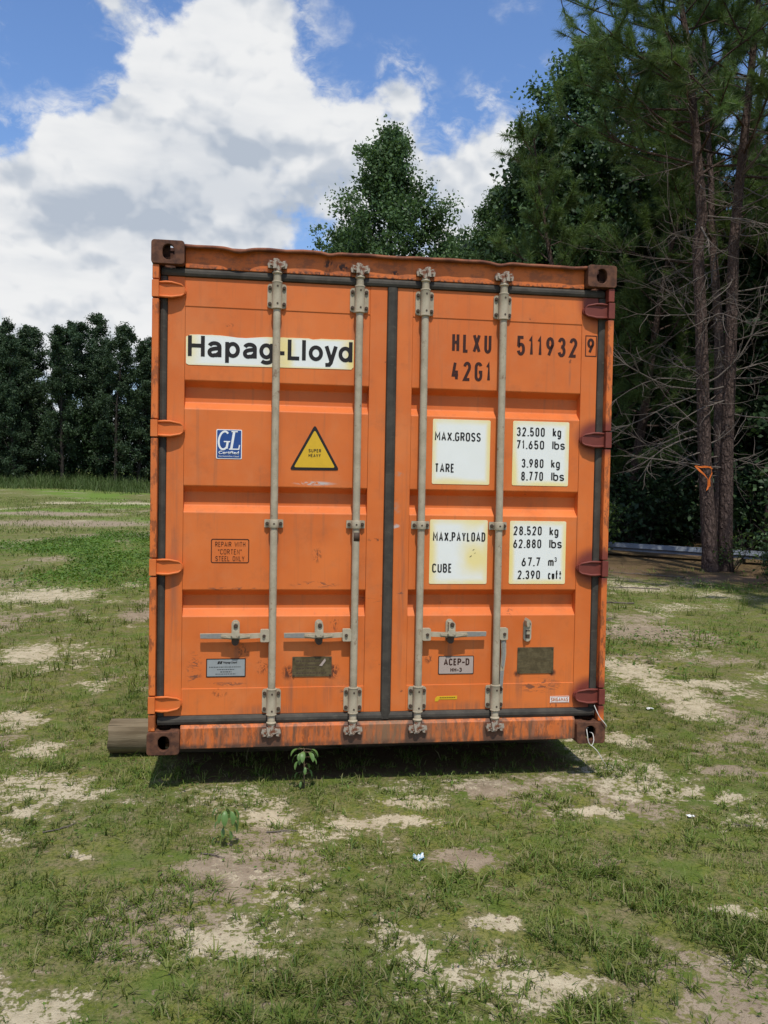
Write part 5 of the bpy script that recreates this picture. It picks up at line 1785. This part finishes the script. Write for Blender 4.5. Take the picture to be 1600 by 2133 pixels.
# sweetgums showing above the container roof and to its right
T(HW[0], 'sweetgum_tree', 3.97, 25.2, 0.3, 1.0, 'cone-shaped leafy tree rising alone above the middle of the container roof')
T(HW[1], 'sweetgum_tree', 2.2, 27.0, 2.0, 0.80, 'shorter leafy tree at the left shoulder of the cone-shaped one')
T(HW[1], 'sweetgum_tree', 8.1, 20.2, 1.0, 1.09, 'tall pointed leafy tree left of the overhanging pine crown')
T(HW[0], 'sweetgum_tree', 6.7, 22.0, 4.0, 0.80, 'leafy tree between the cone-shaped tree and the tall pointed one')
T(HW[0], 'sweetgum_tree', 5.3, 24.5, 5.2, 0.66, 'low leafy tree just above the container roof, right of the cone-shaped tree')
# pines with low crowns behind the bare stems
T(PN[0], 'pine_tree', 6.9, 15.6, 0.2, 0.98, 'bushy dark pine showing over the right end of the container roof')
T(PN[0], 'pine_tree', 8.3, 15.2, 2.4, 1.04, 'bushy dark pine between the container corner and the bare stems')
T(PN[0], 'pine_tree', 9.3, 17.0, 4.1, 1.05, 'bushy dark pine behind the two bare stems')
T(PN[1], 'pine_tree', 10.6, 13.2, 1.1, 1.0, 'tall pine crown at the upper right edge of the photo')
T(PN[1], 'pine_tree', 9.1, 12.6, 3.0, 1.02, 'slim dark pine trunk just left behind the taped pine')
T(PN[1], 'pine_tree', 10.6, 16.9, 0.7, 1.15, 'tall pine behind the bare stems, second row')
T(PN[1], 'pine_tree', 12.9, 17.8, 4.4, 1.2, 'tallest pine at the back of the wood near the right edge')
T(PN[1], 'pine_tree', 8.2, 3.6, 5.0, 1.05, 'pine beyond the right edge whose crown shades the edge of the wood')
T(PN[1], 'pine_tree', 10.2, 5.4, 2.0, 1.0, 'pine further along the wood edge, beyond the right edge of the photo')
# dark wood behind
k = 0
WOOD = [(7.6, 18.8), (9.4, 19.6), (10.6, 17.4), (12.0, 16.0), (13.4, 14.2), (11.4, 20.5), (13.2, 18.6), (14.8, 17.0), (9.0, 23.0), (6.4, 26.5), (11.6, 24.5), (14.4, 22.0), (16.8, 19.2), (8.0, 28.5), (16.2, 14.2), (10.2, 27.5), (13.6, 26.5), (17.6, 23.0), (15.5, 11.0), (18.0, 12.5), (19.5, 16.0), (15.2, 7.0), (18.5, 8.5)]
ORD = ['first', 'second', 'third', 'fourth', 'fifth', 'sixth', 'seventh', 'eighth', 'ninth', 'tenth', 'eleventh', 'twelfth', 'thirteenth', 'fourteenth', 'fifteenth', 'sixteenth', 'seventeenth', 'eighteenth', 'nineteenth', 'twentieth', 'twenty-first', 'twenty-second', 'twenty-third', 'twenty-fourth', 'twenty-fifth', 'twenty-sixth', 'twenty-seventh', 'twenty-eighth', 'twenty-ninth', 'thirtieth']
def bearing(p): return math.atan2(p[0] + 0.688, p[1] + 4.4)
rr = random.Random(5)
for k, (x, y) in enumerate(sorted(WOOD, key=bearing)):
    T(DK[k % 2], 'forest_tree', x, y, rr.uniform(0, 6.28), rr.uniform(0.86, 1.06) * (0.85 if bearing((x, y)) < 0.30 else 1), 'dark leafy tree of the wood right of the container, %s from the left' % ORD[k], 'dark trees of the wood')

# far tree line on the left, running on behind the container
ft = []
rr = random.Random(11)
for row, (d, n_) in enumerate(((75.0, 22), (80.0, 23))):
    for i_ in range(n_):
        az = R_(-20.5 + (26.0 if row == 0 else 25.0) * (i_ + 0.5 * row + rr.uniform(-.25, .25)) / n_)
        dd = d + rr.uniform(-2, 2)
        ft.append((-0.688 + dd * math.sin(az), -4.4 + dd * math.cos(az), row))
for k, (x, y, row) in enumerate(sorted(ft, key=bearing)):
    h = rr.uniform(0.80, 1.02) * (1.0 if row == 0 else 1.09)
    az = math.degrees(bearing((x, y)))
    lab = 'far dark tree behind the tall grass, %s along the line from the left' % ((ORD + ['thirty-%s' % o for o in ORD[:9]] + ['fortieth'] + ['forty-%s' % o for o in ORD[:9]])[k])
    T(FAR[rr.randrange(5)], 'far_tree', x, y, rr.uniform(0, 6.28), (h * rr.uniform(0.9, 1.2), h * rr.uniform(0.9, 1.2), h), lab, 'far tree line')

# undergrowth
rng = np.random.RandomState(77)
def bush_meshes(seed, H, R, nl, leaf, lm):
    rng = np.random.RandomState(seed)
    paths, A = [], []
    for i_ in range(9):
        az, el = rng.uniform(0, 6.28), R_(rng.uniform(35, 85))
        s = curve((0, 0, -0.03), (math.cos(az) * math.cos(el), math.sin(az) * math.cos(el), math.sin(el)), H * rng.uniform(0.6, 1.05), 6, rng, 0.15, 0.04)
        paths.append((s, np.linspace(0.012, 0.004, 7) * (H / 1.2) ** 0.5))
        for j in range(4):
            b = curve(s[rng.randint(2, 6)], rng.normal(0, 1, 3) + np.array([0, 0, .4]), R * rng.uniform(0.3, 0.7), 3, rng, 0.2)
            paths.append((b, np.linspace(0.006, 0.003, 4)))
            A += [b[1], b[2], b[3]]
        A += [s[4], s[5], s[6]]
    A = np.array(A)
    P = A[rng.randint(0, len(A), nl)] + rng.normal(0, 0.09 * R, (nl, 3))
    P[:, 2] = np.maximum(P[:, 2], 0.03)
    V, F = leaf_quads(P, leaf * rng.uniform(0.6, 1.25, nl), rng, 0.6, 0.8)
    V2, F2 = tubes_np(paths, 5)
    return mesh_np('stems', V2, [F2], M['bark_grey'], smooth=True), mesh_np('foliage', V, [F], lm)
BU = bush_meshes(1, 1.3, 1.0, 420, 0.085, M['leaf_bright'])
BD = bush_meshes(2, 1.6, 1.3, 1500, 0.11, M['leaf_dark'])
BS = bush_meshes(3, 0.7, 0.6, 220, 0.06, M['leaf_bright'])
BM = bush_meshes(4, 1.5, 1.2, 900, 0.10, M['leaf'])
def bush(src, x, y, sc, rz, label, group=None):
    e = empty('shrub', (x, y, gzf(x, y)), (0, 0, rz)); e.scale = (sc,) * 3
    tag(e, label, 'shrub', group)
    link('stems', src[0], e); link('foliage', src[1], e)
bush(BU, 6.35, 12.5, 1.0, 0.5, 'yellow-green sapling beside the right edge of the container, above the metal beams')
bush(BU, 7.72, 9.75, 0.62, 2.0, 'small yellow-green sapling at the foot of the right pine stem')
bush(BM, 9.15, 9.6, 1.15, 1.0, 'bright leafy shrub at the right edge of the photo beside the pines')
bush(BS, 6.6, 6.4, 0.85, 0.0, 'small bright sapling on the grass near the right edge, in front of the pines')
bush(BD, 8.15, 9.1, 0.42, 4.0, 'low dark shrub on the ground right of the pine bases')
rr = random.Random(3)
UG = []
for k in range(30):
    u = k / 29.0
    x, y = 5.2 + 8.6 * u + rr.uniform(-.6, .6), 17.6 - 7.2 * u + rr.uniform(0, 3.4)
    UG.append((x, y))
for k, (x, y) in enumerate(sorted(UG, key=bearing)):
    bush(BD, x, y, rr.uniform(0.9, 1.7), rr.uniform(0, 6.28), 'dark undergrowth shrub at the wood edge, %s from the left' % ORD[k], 'undergrowth at the wood edge')
# ------------------------------------------------------------------ small things
# the log under the door end
m, t = new_mat('grey weathered log')
co = objco(t)
q = vm(t, 'MULTIPLY', co, (0.07, 1, 1))
n1, n2 = noise(t, q, 30, 5, 0.65), noise(t, co, 5, 4, 0.6)
c = mix(t, mr(t, n1, 0.35, 0.65), (0.105, 0.080, 0.048), (0.205, 0.165, 0.105))
c = mix(t, mr(t, n1, 0.60, 0.70), c, (0.05, 0.036, 0.022))
c = mix(t, mr(t, n2, 0.5, 0.75, 0, 0.5), c, (0.11, 0.10, 0.055))
finish(t, c, 0.9, 0.12, n1, 0.008, 0.9)
M['log'] = m
rng = np.random.RandomState(6)
LX0, LX1, LYc, LR = -1.50, 1.10, 0.66, 0.097
npt = 26
px = np.linspace(LX0, LX1, npt)
P = np.stack([px, LYc + 0.012 * np.sin(px * 2.1), 0.100 + 0.004 * np.sin(px * 3.0)], 1)
th = np.linspace(0, 2 * np.pi, 28, endpoint=False)
V = []
for i_ in range(npt):
    rr_ = LR * (1 + 0.03 * np.sin(3 * th + px[i_]) + 0.02 * np.sin(7 * th + 2) + rng.normal(0, 0.008, 28))
    V += [(P[i_, 0] + (0.004 * math.sin(5 * a_) if i_ in (0, npt - 1) else 0), P[i_, 1] + r_ * math.cos(a_), P[i_, 2] + r_ * math.sin(a_)) for a_, r_ in zip(th, rr_)]
F = [(i_ * 28 + j_, i_ * 28 + (j_ + 1) % 28, (i_ + 1) * 28 + (j_ + 1) % 28, (i_ + 1) * 28 + j_) for i_ in range(npt - 1) for j_ in range(28)]
mb = MB(); mb.add(V, F, True)
for e_, base_ in ((0, 0), (1, (npt - 1) * 28)):
    ring = V[base_:base_ + 28]
    cc = np.mean(ring, 0) + np.array([0.01 if e_ == 0 else -0.01, 0, 0])
    mb.add(list(ring) + [tuple(cc)], [(j_, (j_ + 1) % 28, 28) for j_ in range(28)])
tag(mb.build('log', M['log']), 'grey weathered log lying crosswise under the door end of the container', 'log')

# white cord threaded through the lower right casting
Mw = Matrix.Translation((0, 0, 0.2)) @ Matrix.Rotation(-TILT, 4, 'X')
def W(x, y, z): return tuple(Mw @ Vector((x, y, z)))
def smooth_path(P, k=6):
    P = np.array(P, float)
    out = []
    for i_ in range(len(P) - 1):
        p0, p1, p2, p3 = P[max(i_ - 1, 0)], P[i_], P[i_ + 1], P[min(i_ + 2, len(P) - 1)]
        for u in np.linspace(0, 1, k, endpoint=False):
            out.append(0.5 * (2 * p1 + (p2 - p0) * u + (2 * p0 - 5 * p1 + 4 * p2 - p3) * u * u + (3 * p1 - p0 - 3 * p2 + p3) * u ** 3))
    out.append(P[-1])
    return np.array(out)
gzc = lambda x, y: gzf(x, y) + 0.006
path = [W(1.160, 0.020, 0.205), W(1.172, -0.004, 0.165), W(1.185, -0.006, 0.142), W(1.222, -0.008, 0.096), W(1.224, 0.05, 0.065), W(1.175, 0.06, 0.060), W(1.122, 0.020, 0.082), W(1.113, -0.008, 0.055), W(1.120, -0.012, 0.012), W(1.136, -0.014, -0.006), W(1.150, -0.010, 0.018), W(1.152, 0.012, 0.050), W(1.140, 0.03, 0.055)]
path2 = [W(1.136, -0.016, -0.006), W(1.165, -0.03, -0.035), W(1.20, -0.03, -0.09), (1.235, 0.02, 0.075), (1.26, 0.07, 0.03 + gzc(1.26, 0.07)), (1.30, 0.12, gzc(1.3, .12)), (1.335, 0.15, gzc(1.335, .15)), (1.33, 0.20, gzc(1.33, .2) + 0.01), (1.36, 0.24, gzc(1.36, .24))]
mb = MB()
mb.tube(smooth_path(path), 0.0023, 7)
mb.tube(smooth_path(path2), 0.0021, 7)
tag(mb.build('cord', simple('white cord', (0.60, 0.57, 0.50), 0.6, 0.3, 0.1, 40)), 'thin white cord looped through the lower right corner casting', 'cord')


# wilting seedlings by the container
def seedling(name, loc, H, lean, pairs, leaf, seed, label, stem_col, leafm):
    rng = np.random.RandomState(seed)
    e = empty(name, (loc[0], loc[1], gzf(*loc)))
    tag(e, label, 'plant')
    st = curve((0, 0, -0.02), (lean[0], lean[1], 1), H, 8, rng, 0.04, 0.02)
    mb = MB(); mb.tube(st, np.linspace(0.0045, 0.002, 9), 6)
    mb.build('stem', stem_col, e)
    for zf_, az, drop, ls in pairs:
        if H > 0.15: ls = ls * 0.74
        i0 = min(int(zf_ * 8), 7)
        a = st[i0] + (st[i0 + 1] - st[i0]) * (zf_ * 8 - i0)
        out = np.array([math.cos(az), math.sin(az), 0.25])
        pet = curve(a, out, 0.35 * ls + 0.02, 4, rng, 0.08, -0.1 * drop)
        lf = MB()
        lf.tube(pet, 0.0016, 5)
        d = pet[-1] - pet[-2]
        d = d / np.linalg.norm(d)
        n_ = 7
        V = []
        p = pet[-1].copy()
        sd = np.cross(d, [0, 0, 1.0]); sd /= np.linalg.norm(sd) + 1e-9
        for j in range(n_ + 1):
            u = j / n_
            w = ls * 0.215 * math.sin(math.pi * min(0.06 + u * 0.94, 1)) ** 0.75
            nv = np.cross(sd, d)
            V += [tuple(p - sd * w + nv * w * 0.35), tuple(p), tuple(p + sd * w + nv * w * 0.35)]
            d = d + np.array([0, 0, -0.32 * drop]); d /= np.linalg.norm(d)
            p = p + d * ls / n_
        lf.mi = 1
        F = []
        for j in range(n_):
            F += [(3 * j, 3 * j + 3, 3 * j + 4, 3 * j + 1), (3 * j + 1, 3 * j + 4, 3 * j + 5, 3 * j + 2)]
        lf.add(V, F, True)
        lf.build('leaf', [stem_col, leafm], e, fix=False)
    return e

stemg = simple('green stem', (0.16, 0.20, 0.05), 0.6, 0.3, 0.2, 40)
stemb = simple('brown stem', (0.14, 0.10, 0.06), 0.7, 0.2, 0.2, 40)
lfm, t = new_mat('seedling leaf')
co = objco(t)
c = mix(t, noise(t, co, 30, 4), (0.085, 0.175, 0.040), (0.165, 0.270, 0.075))
p = nd(t, 'ShaderNodeBsdfPrincipled', {'Base Color': c, 'Roughness': 0.42, 'Specular IOR Level': 0.4})
tr = nd(t, 'ShaderNodeBsdfTranslucent', {'Color': c})
mx = nd(t, 'ShaderNodeMixShader', {0: 0.25, 1: p.outputs[0], 2: tr.outputs[0]})
nd(t, 'ShaderNodeOutputMaterial', {'Surface': mx.outputs[0]})
seedling('seedling', (-0.42, 0.02), 0.235, (-0.02, -0.05), [(0.88, 4.2, 1.3, .06), (0.62, 4.9, 1.4, .055), (0.60, 0.9, 1.3, .055), (0.93, 3.9, 1.1, .06), (0.91, 5.9, 1.2, .06), (0.55, 5.9, 1.4, .05), (0.30, 4.0, 1.3, .045), (0.99, 3.4, 0.9, .072), (0.99, -0.3, 0.9, .075), (0.97, 4.5, 1.0, .085), (0.95, 1.6, 0.5, .07), (0.93, 5.4, 1.0, .08), (0.85, 2.8, 1.1, .07), (0.75, 3.6, 1.2, .065), (0.8, -0.5, 1.0, .07), (0.9, 0.2, .9, .07), (0.7, 3.0, 1.4, .06), (0.45, 3.3, 1.2, .05), (0.4, 0.1, 1.2, .05), (0.2, 0.5, 1.2, .045), (0.98, 2.5, .6, .06)], .07, 3,
         'leafy seedling standing against the dark gap under the container', stemb, lfm)
seedling('seedling', (-0.83, -0.63), 0.20, (0.28, -0.02), [(0.90, 4.0, 1.8, .06), (0.88, 0.6, 1.7, .06), (0.85, 2.8, 1.7, .06), (0.60, 4.6, 1.8, .055), (0.98, 3.3, 1.6, .075), (0.96, -0.2, 1.6, .075), (0.97, 4.7, 1.7, .09), (0.95, 5.4, 1.6, .08), (0.92, 1.4, 1.5, .075), (0.80, 5.6, 1.8, .08), (0.72, 3.5, 1.6, .06), (0.7, -0.4, 1.7, .075), (0.5, -0.7, 1.8, .06), (0.3, 3.2, 1.4, .045)], .08, 5,
         'wilted seedling with drooping leaves on bare soil in front of the container', stemg, lfm)
for k, (x, y, h, lab) in enumerate(((-0.20, 0.03, 0.05, 'tiny sprout in the shadow edge right of the leafy seedling'), (0.38, 0.02, 0.075, 'small bright sprout at the shadow edge below the third locking bar'),
                                    (1.34, 0.16, 0.10, 'green weed at the end of the white cord'), (-1.02, -0.86, 0.05, 'small yellow-green sprout in the grass left of the wilted seedling'), (0.50, -1.12, 0.05, 'small sprout in the grass below the large bare dirt patch'))):
    rr_ = random.Random(k)
    seedling('sprout', (x, y), h, (rr_.uniform(-.2, .2), 0), [(0.95 - 0.13 * j, j * 2.4 + k, 0.7, 0.022 + 0.012 * rr_.random() + 0.012 * (k == 2)) for j in range(6 if k != 2 else 7)], .03, 20 + k, lab, stemg, M['weed'])

# crumpled wrapper
rng = np.random.RandomState(15)
mb = MB()
n_ = 9
q_ = []
for j in range(n_):
    for i_ in range(n_):
        u, v = i_ / (n_ - 1) - .5, j / (n_ - 1) - .5
        q_.append((u * 0.045 + rng.normal(0, .0022), v * 0.035 + rng.normal(0, .0022), 0.012 + 0.010 * math.cos(u * 7) * math.cos(v * 6) + rng.normal(0, .0035)))
mb.add(q_, [(j * n_ + i_, j * n_ + i_ + 1, (j + 1) * n_ + i_ + 1, (j + 1) * n_ + i_) for j in range(n_ - 1) for i_ in range(n_ - 1)])
m, t = new_mat('blue and white foil wrapper')
co = objco(t)
c = mix(t, mr(t, noise(t, co, 75, 3), 0.50, 0.56), (0.70, 0.74, 0.74), (0.12, 0.33, 0.46))
finish(t, c, 0.35, 0.5)
o = mb.build('wrapper', m, None, fix=False)
o.location = (0.02, -0.87, gzf(0.02, -0.87))
sol = o.modifiers.new('thick', 'SOLIDIFY'); sol.thickness = 0.0006; sol.offset = 1
tag(o, 'small crumpled blue and white wrapper on the grass', 'wrapper')

# scraps and twigs
def scrap(x, y, sc, lab, seed):
    rng = np.random.RandomState(seed)
    mb = MB()
    q_ = [((i_ - 2) * 0.012 * sc + rng.normal(0, .002), (j - 1) * 0.012 * sc + rng.normal(0, .002), 0.008 + rng.uniform(0, .010) * sc) for j in range(3) for i_ in range(5)]
    mb.add(q_, [(j * 5 + i_, j * 5 + i_ + 1, j * 5 + i_ + 6, j * 5 + i_ + 5) for j in range(2) for i_ in range(4)])
    o = mb.build('paper_scrap', M['white'], None, fix=False)
    o.location = (x, y, gzf(x, y))
    sol = o.modifiers.new('thick', 'SOLIDIFY'); sol.thickness = 0.0006; sol.offset = 1
    tag(o, lab, 'scrap')
scrap(2.10, 1.28, 1.0, 'white paper scrap on the grass right of the container corner', 1)
scrap(1.45, -0.52, 0.7, 'tiny white scrap on the grass at the lower right', 2)
rr_ = random.Random(31)
for x, y, l_, a_, lab in ((-0.62, -0.52, 0.14, 0.1, 'curved dry twig lying beside the wilted seedling'), (-1.62, -0.42, 0.16, 0.5, 'dry twig at the left edge in front of the log end'), (-0.90, -0.72, 0.12, -0.5, 'pale straight twig left of the bare dirt patch'),
                          (1.72, -0.66, 0.15, 2.6, 'dark twig on the turf at the right edge'), (5.2, 7.4, 0.9, 2.5, 'long dry branch on the ground before the pines'), (6.4, 8.9, 1.3, 2.4, 'fallen branch lying at the foot of the two pines'), (4.2, 6.1, 0.6, 2.8, 'short dry branch on the grass beside the container'), (3.0, 4.6, 0.5, 0.4, 'thin stick on the grass well right of the container')):
    rng = np.random.RandomState(int(abs(x * 100)))
    s = curve((0, 0, 0), (math.cos(a_), math.sin(a_), 0.0), l_, 7, rng, 0.10, 0)
    s[:, 2] = [gzf(x + p_[0], y + p_[1]) - gzf(x, y) for p_ in s]
    r_ = 0.0035 if l_ < 0.3 else 0.011
    s[:, 2] += r_ * 1.6
    paths = [(s, np.linspace(r_, r_ * 0.45, 8))]
    for j in range(3):
        b = curve(s[2 + j], (math.cos(a_ + (0.7 if j % 2 else -0.7)), math.sin(a_ + (0.7 if j % 2 else -0.7)), 0.15), l_ * 0.25, 3, rng, 0.15)
        paths.append((b, np.linspace(r_ * 0.5, r_ * 0.25, 4)))
    V, F = tubes_np(paths, 6)
    o = link('fallen_twig', mesh_np('fallen_twig', V, [F], M['twig'], smooth=True), None, (x, y, gzf(x, y)))
    tag(o, lab, 'twig')

# galvanised W-beam lengths lying before the wood
prof_w = [(-0.155, 0.0), (-0.135, 0.0), (-0.105, 0.075), (-0.055, 0.078), (-0.020, 0.012), (0.020, 0.012), (0.055, 0.078), (0.105, 0.075), (0.135, 0.0), (0.155, 0.0)]
def wbeam(a, b, z, lab):
    a, b = Vector(a), Vector(b)
    L_ = (b - a).length
    rz_ = math.atan2(b.y - a.y, b.x - a.x)
    n_ = len(prof_w)
    V = [(0, y, h) for y, h in prof_w] + [(0, y, h - 0.004) for y, h in prof_w]
    V += [(L_, y, h) for _, y, h in V]
    F = []
    for i_ in range(n_ - 1):
        F += [(i_, i_ + 1, 2 * n_ + i_ + 1, 2 * n_ + i_), (n_ + i_, 3 * n_ + i_, 3 * n_ + i_ + 1, n_ + i_ + 1), (i_, n_ + i_, n_ + i_ + 1, i_ + 1), (2 * n_ + i_, 2 * n_ + i_ + 1, 3 * n_ + i_ + 1, 3 * n_ + i_)]
    F += [(0, 2 * n_, 3 * n_, n_), (n_ - 1, 2 * n_ - 1, 4 * n_ - 1, 3 * n_ - 1)]
    mb = MB(); mb.add(V, F)
    o = mb.build('guardrail_beam', M['zinc'])
    o.location = (a.x, a.y, z + (gzf(a.x, a.y) + gzf(b.x, b.y)) / 2)
    o.rotation_euler = (0, 0, rz_)
    tag(o, lab, 'guardrail beam')
M['zinc'] = simple('bluish galvanised steel', (0.17, 0.19, 0.215), 0.55, 0.4, 0.45, 5, 0.2)
for (x, y) in ((6.3, 13.0), (8.6, 11.0)):
    mb = MB(); mb.box(-0.06, 0.06, -0.45, 0.45, -0.05, 0.12)
    o = mb.build('timber_block', M['log']); o.location = (x, y, gzf(x, y)); o.rotation_euler = (0, 0, R_(-40))
    tag(o, 'timber block under the %s end of the stacked metal beams' % ('left' if x < 7 else 'right'), 'timber')
wbeam((5.2, 14.15), (9.15, 10.75), 0.125, 'lowest of the galvanised beams lying on the ground left of the pines')
wbeam((5.1, 14.35), (9.05, 10.95), 0.155, 'middle galvanised beam of the stack on the ground behind the pines')
wbeam((5.3, 14.05), (9.35, 10.56), 0.195, 'uppermost galvanised beam of the stack lying behind the pines')
